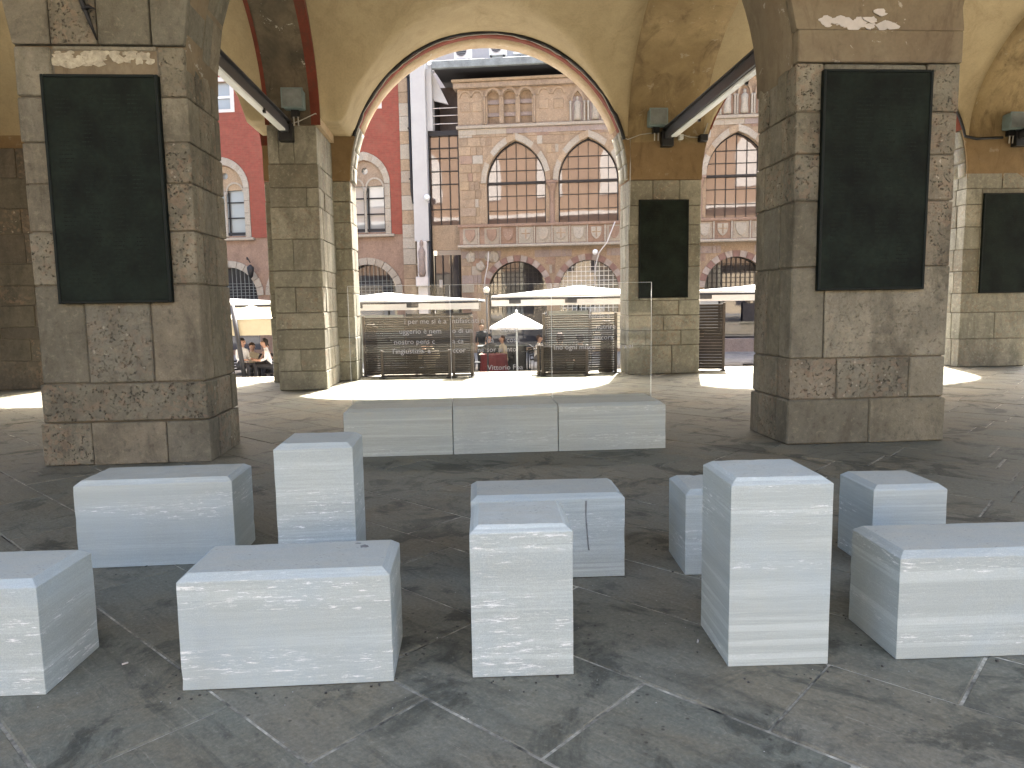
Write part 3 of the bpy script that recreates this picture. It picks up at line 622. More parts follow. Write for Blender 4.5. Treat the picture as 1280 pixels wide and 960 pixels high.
tube('rod', 'iron', t, [(-.13, -.03, .75), (-.10, -.04, .42), (-.05, -.03, .25), (.02, -.02, .02)], .02, 7, [.03, .03, .022, .008]); tube('barb', 'iron', t, [(-.08, -.03, .30), (-.02, -.05, .32), (.04, -.04, .30)], .012, 6, [.03, .02, .006])

# ------------------------------------------------------------------ bronze plaques
def plaque(label, u, v, z0, w, h):
    t = uvthing('bronze_plaque', label, 'plaque', u, v, z0, 'dark green bronze plaques'); d = .06
    box('panel', 'bronze', t, .02, w - .02, -d + .012, .0, .02, h - .02)
    box('frame', 'bronze_frame', t, 0, .03, -d, .01, 0, h, 0, .006); box('frame', 'bronze_frame', t, w - .03, w, -d, .01, 0, h, 0, .006)
    box('frame', 'bronze_frame', t, .031, w - .031, -d, .01, 0, .03, 0, .006); box('frame', 'bronze_frame', t, .031, w - .031, -d, .01, h - .03, h, 0, .006)
    rr = random.Random(int(u * 10)); bm = bmesh.new(); nr = 46      # worn, unreadable relief rows of names
    for c in range(4):
        x0 = .12 + c * (w - .2) / 4
        for r in range(nr):
            z = h - .2 - r * (h - .36) / nr; x = x0; end = x0 + (w - .3) / 4 * rr.uniform(.45, .85)
            while x < end:
                l = rr.uniform(.012, .045); addbox(bm, x, min(x + l, end), -d + .0105, -d + .0125, z, z + .012); x += l + .01
    tag(link('relief_rows', mesh(bm), 'bronze', t), kind='stuff')
    return t
plaque('large dark green plaque on the nearest left pier', -4.07, 7.695, 1.68, 1.12, 2.24)
plaque('large dark green plaque on the nearest right pier', 3.84, 7.645, 1.70, 1.20, 2.30)
plaque('dark green plaque on the pier right of the central arch', 3.93, 15.895, 1.70, 1.11, 2.14)
plaque('dark green plaque cut off by the right edge of the picture', 11.85, 15.895, 1.70, 1.11, 2.24)

# ------------------------------------------------------------------ pale stone seats
CX, CZ, CY = .0362, .0273, .0374
def block_mesh(w, d, h, l=1, r=1, f=1, b=1, cx=CX, cy_=CY, cz=CZ, seed=0):
    rr = random.Random(seed); bm = bmesh.new(); j = lambda: rr.uniform(-.0015, .0015)
    lo = [(0, 0), (w, 0), (w, d), (0, d)]; hi = [(l * cx, f * cy_), (w - r * cx, f * cy_), (w - r * cx, d - b * cy_), (l * cx, d - b * cy_)]
    R0 = [bm.verts.new((x, y, .003)) for x, y in lo]; R1 = [bm.verts.new((x + j(), y + j(), h - cz)) for x, y in lo]; R2 = [bm.verts.new((x + j(), y + j(), h + j())) for x, y in hi]
    for a, c in ((R0, R1), (R1, R2)):
        for i in range(4): bm.faces.new((a[i], a[(i + 1) % 4], c[(i + 1) % 4], c[i]))
    bm.faces.new(R0[::-1]); bm.faces.new(R2)
    cuts = [e for e in bm.edges if e.calc_length() > .2]
    bmesh.ops.subdivide_edges(bm, edges=cuts, cuts=9)
    bmesh.ops.triangulate(bm, faces=[f for f in bm.faces if len(f.verts) > 4])
    ctr = Vector((w / 2, d / 2, h / 2))
    for v in bm.verts:
        sharp = any(len(e.link_faces) == 2 and e.calc_face_angle(0) > .3 for e in v.link_edges)
        if sharp and v.co.z > .02 and rr.random() < .5: v.co += (ctr - v.co).normalized() * abs(rr.gauss(0, .0014))
    es = [e for e in bm.edges if len(e.link_faces) == 2 and e.calc_face_angle(0) > .3]
    bmesh.ops.bevel(bm, geom=es, offset=.0035, segments=2, affect='EDGES', profile=.6)
    return mesh(bm)
BL = [('long pale stone block cut off by the left edge of the picture', -2.89, 2.83, 2.3, .913, .427, .497),
      ('long pale stone block in front of the nearest left pier, veined white', -2.72, 4.35, 4.4, .956, .442, .555),
      ('long pale stone block in the left foreground with a dark scuff on its top', -1.41, 2.88, 3.3, .885, .417, .503),
      ('tall square stone block behind the left foreground block', -1.34, 3.96, 4.2, .438, .410, .842),
      ('medium high square stone block in the centre foreground', -.19, 2.95, 2.0, .438, .417, .670),
      ('long low stone block behind the centre one with a thin dark drip stain', -.25, 4.05, 2.6, .897, .419, .501),
      ('tallest square stone block, right of centre', .93, 3.01, 1.5, .445, .417, .844),
      ('low square stone block half hidden behind the tallest block', 1.00, 4.09, .6, .440, .417, .512),
      ('low square stone block behind the right foreground block', 2.11, 4.12, 1.5, .440, .417, .511),
      ('long pale stone block in the right foreground running out of the picture', 1.69, 3.05, 2.1, .913, .422, .494)]
for i, (lb, x, y, a, w, d, h) in enumerate(BL):
    o = link('stone_block', block_mesh(w, d, h, seed=i), 'block', None, (x, y, 0)); o.rotation_euler = (0, 0, R(a)); tag(o, lb, 'stone block', 'loose pale stone seats')
    o.rotation_euler.z += 0
blk = {o['label']: o for o in bpy.data.objects if o.name.startswith('stone_block')}
def blot(owner, pts, plane, c, name, mat='stain'):
    bm = bmesh.new(); vs = []
    for x, y in pts: vs.append((x, -.0006, y) if plane == 'front' else (x, y, c + .0014))
    bm.faces.new([bm.verts.new(v) for v in vs]); r_ = bmesh.ops.extrude_face_region(bm, geom=list(bm.faces)); 
    for v in [g_ for g_ in r_['geom'] if isinstance(g_, bmesh.types.BMVert)]: v.co += Vector((0, .003, 0)) if plane == 'front' else Vector((0, 0, -.003))
    return link(name, mesh(bm), mat, owner)
def ragged(cx, cy_, rx, ry, n=14, seed=1):
    q = random.Random(seed); return [(cx + rx * q.uniform(.5, 1.2) * cos(2 * pi * i / n), cy_ + ry * q.uniform(.5, 1.2) * sin(2 * pi * i / n)) for i in range(n)]
fb = blk['long low stone block behind the centre one with a thin dark drip stain']
blot(fb, [(.664, .462), (.676, .463), (.672, .38), (.678, .30), (.686, .19), (.690, .165), (.681, .165), (.677, .20), (.668, .31), (.664, .39)], 'front', 0, 'drip_stain')
cb = blk['long pale stone block in the left foreground with a dark scuff on its top']
blot(cb, ragged(.735, .30, .026, .022, 12, 4), 'top', .503, 'scuff'); blot(cb, ragged(.70, .345, .02, .008, 10, 7), 'top', .503, 'scuff')
bm = bmesh.new(); rr = random.Random(11)
for _ in range(150):
    i = rr.randrange(10); lb, x, y, a, w, d, h = BL[i]; fx = rr.uniform(-.15, w + .15); fy = rr.choice([-rr.uniform(.01, .16), d + rr.uniform(.01, .2), rr.uniform(-.1, d + .1)])
    if 0 < fy < d: fx = rr.choice([-rr.uniform(.01, .12), w + rr.uniform(.01, .12)])
    px, py = x + fx * cos(R(a)) - fy * sin(R(a)), y + fx * sin(R(a)) + fy * cos(R(a)); q = rr.uniform(.0015, .005) * (2 if rr.random() < .1 else 1)
    addbox(bm, px - q * rr.uniform(.6, 2), px + q, py - q, py + q * rr.uniform(.6, 1.6), .0, q * .7 + .003, q * .3)
tag(link('floor_grit', mesh(bm), 'grit'), 'small crumbs and grit scattered on the paving around the blocks', 'grit', None, 'stuff')
for x, y, a, lb in ((-1.78, 3.12, 40, 'white cigarette end lying in the joint left of the left foreground block'), (.86, 3.25, 70, 'pale cigarette end by the left foot of the tallest block'), (-2.02, 2.62, 10, 'cigarette end on the open paving near the left foreground')):
    o = tube('cigarette_end', 'offwhite', None, [(-.013, 0, .006), (.013, 0, .006)], .0042, 8); o.location = (x, y, 0); o.rotation_euler = (0, 0, R(a)); tag(o, lb, 'cigarette end', 'cigarette ends on the paving')
# bench of three blocks carrying three glass sheets
BO = Vector((-1.80, 7.57, 0)); BYAW = R(4.0)
def bpt(x, y, z=0): return BO + Vector((x * cos(BYAW) - y * sin(BYAW), x * sin(BYAW) + y * cos(BYAW), z))
for i, (a, b) in enumerate(((0, 1.155), (1.163, 2.296), (2.304, 3.49))):
    o = link('bench_block', block_mesh(b - a, .813, .52, i == 0, i == 2, 1, 1, .05, .055, .035, seed=20 + i), 'bench', None, bpt(a, 0)); o.rotation_euler = (0, 0, BYAW)
    tag(o, ['left block of the low stone bench under the glass sheets', 'middle block of the low stone bench under the glass sheets', 'right block of the low stone bench under the glass sheets'][i], 'bench block', 'grey stone bench blocks')
font = bpy.data.curves.new('f', 'FONT').font
def text_mesh(s, size, align='LEFT'):
    cu = bpy.data.curves.new('t', 'FONT'); cu.body = s; cu.size = size; cu.align_x = align; cu.extrude = .0006; cu.resolution_u = 2
    o = bpy.data.objects.new('t', cu); COL.objects.link(o); me = bpy.data.meshes.new_from_object(o.evaluated_get(bpy.context.evaluated_depsgraph_get()))
    bpy.data.objects.remove(o); bpy.data.curves.remove(cu)
    for v in me.vertices: x, y, z = v.co; v.co = (x, -z, y)
    me.materials.clear(); return me
G = [(.03, 1.155), (1.163, 2.296), (2.304, 3.445)]
TX = [[(.64, 1.405, 'i per me si è a'), (.58, 1.295, 'uggerio è nem'), (.52, 1.18, 'nostro pens c'), (.50, 1.075, "l'ingiustizia. a")],
      [(1.17, 1.405, 'ntifascisti n'), (1.17, 1.295, 'o di un'), (1.53, 1.295, 'rio'), (1.71, 1.295, 'cibe,al'), (1.17, 1.18, 'a ca'), (1.56, 1.18, 'ità'), (1.78, 1.18, 'cose'), (1.17, 1.075, 'ccor'), (1.45, 1.075, 'ne sor ai into'), (1.56, .87, 'Vittorio Foa')],
      [(2.72, 1.435, 'tende a'), (2.80, 1.31, 'nutrire'), (2.78, 1.19, 'ancora'), (2.32, 1.085, 'ino ogni miscu'), (3.05, 1.085, 'ura ai')]]
for i, (a, b) in enumerate(G):
    p = bpt(a, .45, .52); t = thing('glass_sheet', ['left glass sheet with white lettering standing on the stone bench', 'middle glass sheet with white lettering ending in the signature line', 'right glass sheet with faint white lettering standing on the stone bench'][i], 'glass sheet', p, BYAW, 'lettered glass sheets')
    w = b - a; h = 1.31
    box('pane', 'clear', t, .003, w - .003, 0, .012, 0, h)
    box('edge', 'glass_edge', t, w - .0028, w + .001, -.001, .013, 0, h)
    if i == 0: box('edge', 'glass_edge', t, 0, .0028, -.001, .013, 0, h)
    box('top_edge', 'glass_edge', t, 0, w, .002, .010, h + .0005, h + .003)
    for x, z, s in TX[i]:
        me = text_mesh(s, .082); link('lettering', me, 'letter', t, (x - a, -.0015, z - .52))

# ------------------------------------------------------------------ slatted screens, bollards and chain at the loggia edge
PZ = -.85
slat_me = {}
def slat(parent, w, x, y, z, mat='slat', h=.034, th=.012):
    key = (round(w, 2), h, mat)
    if key not in slat_me:
        bm = bmesh.new(); addbox(bm, 0, w, -th / 2, th / 2, -h / 2, h / 2, 0, .003); slat_me[key] = mesh(bm); slat_me[key].materials.append(M_[mat])
    o = bpy.data.objects.new('slat', slat_me[key]); COL.objects.link(o); o.parent = parent; o.location = (x, y, z); o.rotation_euler = (R(random.uniform(-2, 2)), 0, 0); return o
def screen(label, a, b, z0, z1, n, fill=.55, posts=True, cat='screen', mat='slat'):
    A = Vector((a[0], a[1], 0)); B = Vector((b[0], b[1], 0)); d = B - A; t = thing('slatted_screen', label, cat, A, atan2(d.y, d.x), 'slatted wooden screens'); L = d.length
    pitch = (z1 - z0) / n
    for i in range(n): slat(t, L - .08, .04, 0, z0 + pitch * (i + .5), mat, round(pitch * fill, 3))
    if posts:
        for x in (0, L - .06): box('post', 'wood_post', t, x, x + .06, -.03, .03, 0, z1 + .03, 0, .004)
    box('foot', 'iron', t, -.02, .1, -.16, .16, 0.001, .02); box('foot', 'iron', t, L - .1, L + .02, -.16, .16, .001, .02)
    return t
def pb(px, dist): return px
screen('see-through slatted screen left of centre, bollard showing through it', (-3.42, 16.62), (-.87, 16.62), .04, 1.36, 25, .84)
screen('low dense slatted windbreak in front of the left screen', (-2.93, 16.10), (-1.36, 16.10), .03, .60, 11, .88)
screen('narrow slatted screen section standing nearer, beside the left screen', (-1.33, 16.12), (-.86, 16.12), .03, 1.34, 25, .70)
screen('see-through slatted screen right of centre, a bollard and two people showing through it', (.72, 16.55), (2.45, 16.70), .04, 1.36, 25, .72)
screen('low dense slatted windbreak right of centre', (.66, 16.12), (1.72, 16.12), .03, .66, 12, .88)
screen('dark slatted wing at the left end of the right windbreak', (.60, 16.16), (.72, 16.75), .03, .66, 12, .85)
screen('tall brown slatted screen in the right bay beside the pier', (4.05, 16.95), (4.96, 16.72), .03, 1.55, 22, .90, mat='slat')
def bollard(label, x, y):
    t = thing('stone_bollard', label, 'bollard', (x, y, 0), 0, 'stone bollards with ball heads')
    lathe('shaft', 'bollard', t, [(.20, 0), (.20, .12), (.165, .16), (.15, .6), (.135, .88), (.165, .90), (.165, .94), (.12, .955)], 18)
    lathe('ball_head', 'bollard', t, [(.02, .93)] + [(.152 * cos(R(a)), 1.07 + .152 * sin(R(a))) for a in range(-62, 90, 14)] + [(.01, 1.222)], 18)
bollard('left stone bollard with a round head behind the slatted screen', -3.30, 17.0)
bollard('right stone bollard with a round head beside the pier, behind the slatted screen', 2.25, 16.98)
def chain(label, a, b, sag, n=16):
    t = thing('chain', label, 'chain', a, 0, 'iron chains of the bollards'); A = Vector(a); B = Vector(b)
    bm = bmesh.new(); nseg = 10
    lk = []
    for k in range(nseg):
        an = 2 * pi * k / nseg; lk.append((.045 * cos(an), .026 * sin(an), 0))
    addtube(bm, lk + [lk[0]], .011, 5, False); me = mesh(bm, smooth=True); me.materials.append(M_['iron'])
    P = [(A + (B - A) * (i / n)) - Vector((0, 0, sag * 4 * (i / n) * (1 - i / n))) - A for i in range(n + 1)]
    for i in range(n):
        o = bpy.data.objects.new('link', me); COL.objects.link(o); o.parent = t; o.location = (P[i] + P[i + 1]) / 2
        q = (P[i + 1] - P[i]).to_track_quat('X', 'Z'); o.rotation_euler = (q @ Matrix.Rotation(R(90 * (i % 2)), 3, 'X').to_quaternion()).to_euler()
chain('chain hanging from the left bollard towards the low windbreak', (-3.15, 17.0, 1.02), (-1.9, 17.0, .50), .12, 18)
chain('chain rising to the right bollard', (1.25, 16.98, .62), (2.10, 16.98, 1.05), .08, 12)
chain('heavy dark chain swinging low between parasol and right windbreak', (.45, 17.6, .62), (1.25, 17.5, .45), .12, 12)

# windbreak boards behind the screens; the dark one paints the shaded awning interior
def board(label, x0, x1, y, z0, z1, mat):
    t = thing('windbreak_board', label, 'board', (x0, y, PZ), 0, 'windbreak boards at the edge of the square'); w = x1 - x0
    box('panel', mat, t, .03, w - .03, -.01, .01, z0 - PZ, z1 - PZ)
    for x in (0, w - .03): box('post', 'gunmetal', t, x, x + .03, -.015, .015, 0, z1 - PZ + .02)
    box('foot', 'iron', t, -.05, .1, -.25, .25, 0, .03); box('foot', 'iron', t, w - .1, w + .05, -.25, .25, 0, .03)
    for k in range(9): box('rail', 'lampbox', t, .03, w - .03, -.016, -.011, z0 - PZ + .1 + k * (z1 - z0 - .2) / 8, z0 - PZ + .115 + k * (z1 - z0 - .2) / 8)
board('grey windbreak board seen beside the left bollard', -4.2, -2.85, 19.4, .1, 1.38, 'board_grey')
board('dark windbreak board behind the seated figure in beige', -2.82, -1.05, 19.45, -.3, 1.40, 'board_dark')
board('grey windbreak board behind the two seated people', .98, 2.10, 19.4, -.3, 1.42, 'board_grey')
board('white windbreak board behind the right bollard', 2.14, 3.3, 19.45, .4, 1.36, 'offwhite')
# ------------------------------------------------------------------ people
def person(label, x, y, z, rz, pose, top, legs, hair='hairb', arm=0, lean=0., skirt=False, s=1.0):
    t = thing('person', label, 'person', (x, y, z), rz); V = []; E = []; Rr = []; mt = []
    def v(p, r, m): V.append(Vector(p) * s); Rr.append(r * s); mt.append(m); return len(V) - 1
    def e(*k):
        for a, b in zip(k, k[1:]): E.append((a, b))
    sit = pose == 'sit'; hz = .50 if sit else .93
    ly = lambda h: -lean * h
    pel = v((0, 0, hz), .15, 1); wa = v((0, ly(.16), hz + .18), .13, 0); ch = v((0, ly(.36), hz + .38), .155, 0); nb = v((0, ly(.52), hz + .52), .07, 0); nk = v((0, ly(.58) - .01, hz + .59), .052, 2)
    hd = v((0, ly(.66) - .03, hz + .68), .088, 2); ht = v((0, ly(.75) - .02, hz + .78), .078, 2); e(pel, wa, ch, nb, nk, hd, ht)
    ns = v((0, ly(.67) - .13, hz + .67), .018, 2); e(hd, ns)
    for sx in (-1, 1):
        er = v((sx * .092, ly(.67) - .015, hz + .68), .018, 2); e(hd, er)
        sh = v((sx * .17, ly(.45), hz + .46), .062, 0); e(ch, sh)
        if arm == 0: el = v((sx * .22, ly(.45) - .04, hz + .20), .045, 0); wr = v((sx * .19, ly(.45) - .26, hz + .17), .030, 2); hn = v((sx * .16, ly(.45) - .34, hz + .18), .034, 2); fd = Vector((-sx * .2, -1, -.1))
        elif arm == 1: el = v((sx * .21, ly(.4) + .02, hz + .20), .045, 0); wr = v((sx * .21, ly(.3) - .03, hz - .02), .030, 2); hn = v((sx * .21, ly(.3) - .05, hz - .10), .034, 2); fd = Vector((0, -.25, -1))
        else: el = v((sx * .24, ly(.45) - .10, hz + .26), .045, 0); wr = v((sx * .12, ly(.45) - .22, hz + .42), .030, 2); hn = v((sx * .09, ly(.45) - .24, hz + .50), .034, 2); fd = Vector((-sx * .3, -.2, 1))
        e(sh, el, wr, hn); fd.normalize(); hp = V[hn] / s; side = fd.cross(Vector((0, 0, 1) if abs(fd.z) < .8 else (0, 1, 0))).normalized()
        for k, L in enumerate((.060, .072, .066, .052)):
            a = v(hp + fd * .045 + side * (.026 * (k - 1.5)), .011, 2); b = v(hp + fd * (.045 + L * .6) + side * (.030 * (k - 1.5)), .010, 2); c = v(hp + fd * (.04 + L) + side * (.028 * (k - 1.5)) + Vector((0, 0, -.012)), .008, 2); e(hn, a, b, c)
        a = v(hp + fd * .01 + side * (-sx * .045), .012, 2); b = v(hp + fd * .045 + side * (-sx * .062), .010, 2); e(hn, a, b)
        hp_ = v((sx * .10, 0, hz - .04), .105, 1); e(pel, hp_)
        if sit: kn = v((sx * .13, -.44, hz + .02), .070, 1); an = v((sx * .13, -.46, .10), .043, 1); ft = v((sx * .14, -.60, .045), .040, 3)
        else: kn = v((sx * .11, -.02 - .05 * sx, .50), .066, 1); an = v((sx * .11, .03 + .05 * sx, .09), .042, 1); ft = v((sx * .13, -.13 + .05 * sx, .04), .040, 3)
        e(hp_, kn, an, ft)
    me = bpy.data.meshes.new('p'); me.from_pydata(V, E, []); o = bpy.data.objects.new('p', me); COL.objects.link(o)
    md = o.modifiers.new('s', 'SKIN'); md.use_smooth_shade = True; sv = me.skin_vertices[0].data
    for i, r in enumerate(Rr): sv[i].radius = (r, r * (.72 if i in (1, 2) else 1)); sv[i].use_root = (i == 0)
    o.modifiers.new('ss', 'SUBSURF').levels = 1; o.modifiers[-1].render_levels = 1
    m2 = bpy.data.meshes.new_from_object(o.evaluated_get(bpy.context.evaluated_depsgraph_get())); bpy.data.objects.remove(o)
    m2.materials.clear()
    for m in (top, legs, 'skin', 'black_cloth'): m2.materials.append(M_[m])
    for p in m2.polygons:
        c = p.center; bi = min(E, key=lambda ed: (c - (V[ed[0]] + V[ed[1]]) / 2).length - (V[ed[0]] - V[ed[1]]).length * .35); k = bi[0] if (c - V[bi[0]]).length < (c - V[bi[1]]).length else bi[1]
        p.material_index = mt[k]; p.use_smooth = True
    link('body', m2, None, t)
    bm = bmesh.new(); hc = Vector((0, ly(.72) + .012, hz + .745)) * s; bmesh.ops.create_icosphere(bm, subdivisions=2, radius=.112 * s)
    rr = random.Random(int(x * 100))
    for q in bm.verts:
        n = q.co.normalized(); k = 1 + rr.uniform(-.05, .05)
        q.co = Vector((q.co.x * .92, q.co.y * 1.05, q.co.z * 1.0)) * k
        if n.y < -.25: q.co.y *= .35 if n.z < .55 else .9; q.co.z = max(q.co.z, .02)
        if n.z < -.5: q.co.z *= 1.5 if n.y > 0 else .2
        q.co += hc
    link('hair', mesh(bm, smooth=True), hair, t)
    for sx in (-1, 1):
        bm = bmesh.new(); bmesh.ops.create_icosphere(bm, subdivisions=1, radius=.012 * s)
        for q in bm.verts: q.co += Vector((sx * .034, ly(.68) - .112, hz + .70)) * s
        link('eye', mesh(bm), 'hairb', t)
    bm = bmesh.new(); addbox(bm, -.025 * s, .025 * s, (ly(.64) - .118) * s, (ly(.64) - .10) * s, (hz + .625) * s, (hz + .633) * s); link('mouth', mesh(bm), 'red_cloth', t)
    return t
def chair(label, x, y, z, rz, mat='iron', grp='cafe chairs'):
    t = thing('cafe_chair', label, 'chair', (x, y, z), rz, grp)
    box('seat', mat, t, -.22, .22, -.22, .22, .43, .47, 0, .008)
    for sx in (-1, 1):
        for sy in (-1, 1): tube('leg', 'iron', t, [(sx * .19, sy * .19, .44), (sx * .21, sy * .22, 0)], .014, 6)
        tube('upright', 'iron', t, [(sx * .19, .20, .46), (sx * .20, .27, .88)], .014, 6)
    for k in range(4):
        box('back_slat', mat, t, -.19, .19, .225 + k * .017, .245 + k * .017, .56 + k * .085, .61 + k * .085, 0, .004)
    return t
def table(label, x, y, z, mat='slate', r=.36, cloth=None):
    t = thing('cafe_table', label, 'table', (x, y, z), 0, 'cafe tables')
    lathe('table_top', mat, t, [(r, .71), (r, .74)], 20); lathe('column', 'iron', t, [(.03, .02), (.025, .71)], 10); lathe('base', 'iron', t, [(.22, 0), (.20, .02), (.04, .04)], 16)
    if cloth:
        bm = bmesh.new(); n = 32; a = [bm.verts.new((cos(2 * pi * i / n) * r * 1.02, sin(2 * pi * i / n) * r * 1.02, .747)) for i in range(n)]; b = [bm.verts.new((cos(2 * pi * i / n) * r * (1.1 + .06 * (i % 2)), sin(2 * pi * i / n) * r * (1.1 + .06 * (i % 2)), .03)) for i in range(n)]
        bm.faces.new(a)
        for i in range(n): bm.faces.new((a[i], a[(i + 1) % n], b[(i + 1) % n], b[i]))
        o = link('tablecloth', mesh(bm), cloth, None, (x, y, z)); tag(o, 'dark red cloth hanging over the cafe table near the parasol', 'tablecloth')
    return t

person('seated person in a pale shirt and dark trousers beside the leaning dark pole', -8.35, 22.2, -.62, R(60), 'sit', 'white_cloth', 'black_cloth', 'hairb', 0, .12)
person('seated person with long dark hair in a white shirt, left of the buttress pier', -7.52, 22.4, -.66, R(-75), 'sit', 'white_cloth', 'black_cloth', 'hairb', 0, .22)
person('seated person in black with dark hair at the table in the cream canopy shade', -8.05, 23.6, PZ, R(20), 'sit', 'black_cloth', 'black_cloth', 'hairb', 2, .1)
person('seated person in black leaning on the table, back to the square', -7.55, 24.2, PZ, R(170), 'sit', 'black_cloth', 'grey_cloth', 'hairbr', 0, .2)
person('seated person in beige at the far side of the left cafe table', -8.62, 23.9, PZ, R(30), 'sit', 'beige_cloth', 'black_cloth', 'hairbr', 0, .1)
table('dark cafe table between the seated people under the cream canopy', -7.95, 22.9, PZ, 'iron')
for i, (x, y, r, l) in enumerate(((-8.3, 22.25, 60, 'dark chair of the person beside the leaning pole'), (-7.5, 22.45, -75, 'dark chair of the long haired person in white'), (-8.03, 23.7, 20, 'dark chair at the back of the left cafe table'), (-8.6, 24.0, 30, 'dark chair at the far left of the cafe group'), (-7.55, 24.3, 170, 'dark chair furthest back in the left cafe group'))): chair(l, x, y, PZ, R(r))
# centre group behind the small parasol
person('seated person in black with a red scarf at the red cloth table', -.78, 25.9, PZ, R(-20), 'sit', 'black_cloth', 'black_cloth', 'hairb', 0, .1, s=1.06)
person('seated person in a beige top behind the parasol pole', -.25, 26.4, PZ, R(-60), 'sit', 'beige_cloth', 'beige_cloth', 'hairbr', 0, .15)
person('standing waiter in black behind the red cloth table', -1.15, 27.9, PZ, R(10), 'stand', 'black_cloth', 'black_cloth', 'hairb', 1)
person('seated person in pale pink tones right of the parasol pole', .92, 26.3, PZ, R(70), 'sit', 'white_cloth', 'grey_cloth', 'hairbr', 0, .15)
table('cafe table under a dark red cloth left of the parasol pole', -.62, 25.2, PZ, 'slate', .45, 'red_cloth')
t = thing('serving_cabinet', 'dark low serving cabinet behind the red cloth table', 'cabinet', (-.35, 26.9, PZ)); box('carcass', 'iron', t, -.9, .9, -.25, .25, .06, .92, 0, .01); box('plinth', 'gunmetal', t, -.86, .86, -.22, .22, 0, .059); box('worktop', 'slate', t, -.94, .94, -.28, .28, .921, .955, 0, .006)  # cabinet added only as a dark backdrop behind the glass lettering
for k in range(3): box('door', 'gunmetal', t, -.88 + k * .59, -.32 + k * .59, -.268, -.251, .1, .88, 0, .004)
table('cafe table right of the parasol pole', .62, 26.9, PZ, 'slate', .38)
for x, y, r, l in ((-1.1, 25.3, 90, 'dark chair left of the red cloth table'), (-.75, 26.0, -20, 'dark chair behind the red cloth table'), (-.2, 26.5, -60, 'dark chair of the person in beige'), (.95, 26.35, 70, 'dark chair right of the parasol'), (.3, 27.3, 0, 'dark chair behind the right cafe table')): chair(l, x, y, PZ, R(r))
# two people seen through the right screen
person('seated short haired person on the floor edge behind the right slatted screen', 1.16, 17.15, -.42, R(180), 'sit', 'pinkcloth' if 0 else 'grey_cloth', 'black_cloth', 'hairbr', 0)
person('seated person with long hair on the floor edge, next to the right bollard', 1.64, 17.14, -.44, R(170), 'sit', 'grey_cloth', 'black_cloth', 'hairb', 0)
person('seated person in beige on the floor edge behind the left slatted screen', -1.95, 17.15, -.42, R(200), 'sit', 'beige_cloth', 'grey_cloth', 'hairbr', 2)
# ------------------------------------------------------------------ parasols and canopies
def pyramid_canopy(label, x0, x1, y0, y1, ze, zt, val=.16, mat='canvas', name='canopy', cat='canopy', group=None, frame=True, rz=0.):
    cx, cy_ = (x0 + x1) / 2, (y0 + y1) / 2; t = thing(name, label, cat, (cx, cy_, PZ), rz, group); w, d = (x1 - x0) / 2, (y1 - y0) / 2; ze -= PZ; zt -= PZ
    bm = bmesh.new(); n = 8
    def ring(f, z): return [bm.verts.new((w * f * a, d * f * b, z)) for a, b in [(-1 + 2 * i / n, -1) for i in range(n)] + [(1, -1 + 2 * i / n) for i in range(n)] + [(1 - 2 * i / n, 1) for i in range(n)] + [(-1, 1 - 2 * i / n) for i in range(n)]]
    rg = [ring(1.005, ze - val), ring(1, ze)] + [ring(1 - k / 6, ze + (zt - ze) * (k / 6) - .05 * sin(pi * k / 6)) for k in range(1, 6)]; ap = bm.verts.new((0, 0, zt))
    for a, b in zip(rg, rg[1:]):
        for i in range(len(a)): bm.faces.new((a[i], a[(i + 1) % len(a)], b[(i + 1) % len(a)], b[i]))
    for i in range(len(rg[-1])): bm.faces.new((rg[-1][i], rg[-1][(i + 1) % len(rg[-1])], ap))
    link('canvas_top', mesh(bm), mat, t)
    if frame:
        for a, b, c, e in ((-w, w, -d, -d), (-w, w, d, d), (-w, -w, -d, d), (w, w, -d, d)):
            tube('frame_bar', 'gunmetal', t, [(a, c, ze - val + .02), (b, e, ze - val + .02)], .03, 6)
        for sx in (-1, 1):
            for sy in (-1, 1): tube('rib_bar', 'white_metal', t, [(sx * w, sy * d, ze - .03), (0, 0, zt - .05)], .02, 6)
        tube('pole', 'gunmetal', t, [(0, 0, 0), (0, 0, zt)], .04, 8)
        box('base', 'iron', t, -.45, .45, -.45, .45, .001, .10, 0, .01)
        for k in range(int(w)): box('fitting', 'gunmetal', t, -w + .6 + k * 1.9, -w + 1.0 + k * 1.9, -d - .03, -d + .05, ze - val - .16, ze - val - .02, 0, .01)
    for k, sy in enumerate((-1,)):
        box('valance_band', mat, t, -w, w, sy * d - .006, sy * d + .006, ze - val - .24, ze - val - .035)
    return t
YC = 25.0
pyramid_canopy('big white square canopy left of centre over the cafe terrace', -7.9, -1.05, 24.6, 28.6, 1.82, 2.12, .10, group='white terrace canopies', rz=R(-1))
pyramid_canopy('big white square canopy over the terrace right of centre', -.62, 5.6, 24.6, 28.8, 1.92, 2.28, .12, group='white terrace canopies', rz=R(-1))
pyramid_canopy('big white square canopy seen in the right bay', 5.9, 12.5, 24.7, 28.8, 1.98, 2.22, .12, group='white terrace canopies', rz=R(-1))
pyramid_canopy('white square canopy seen in the left bay above the cream one', -14.6, -8.1, 25.0, 28.8, 1.82, 2.1, .12, group='white terrace canopies', rz=R(2))
pyramid_canopy('cream canopy with a deep valance at the left beside the leaning pole', -9.6, -7.0, 21.9, 24.4, 1.30, 1.72, .02, 'cream_canvas', 'cream_canopy', 'canopy', frame=False)
o = [x for x in bpy.data.objects if x.name.startswith('cream_canopy')][0]
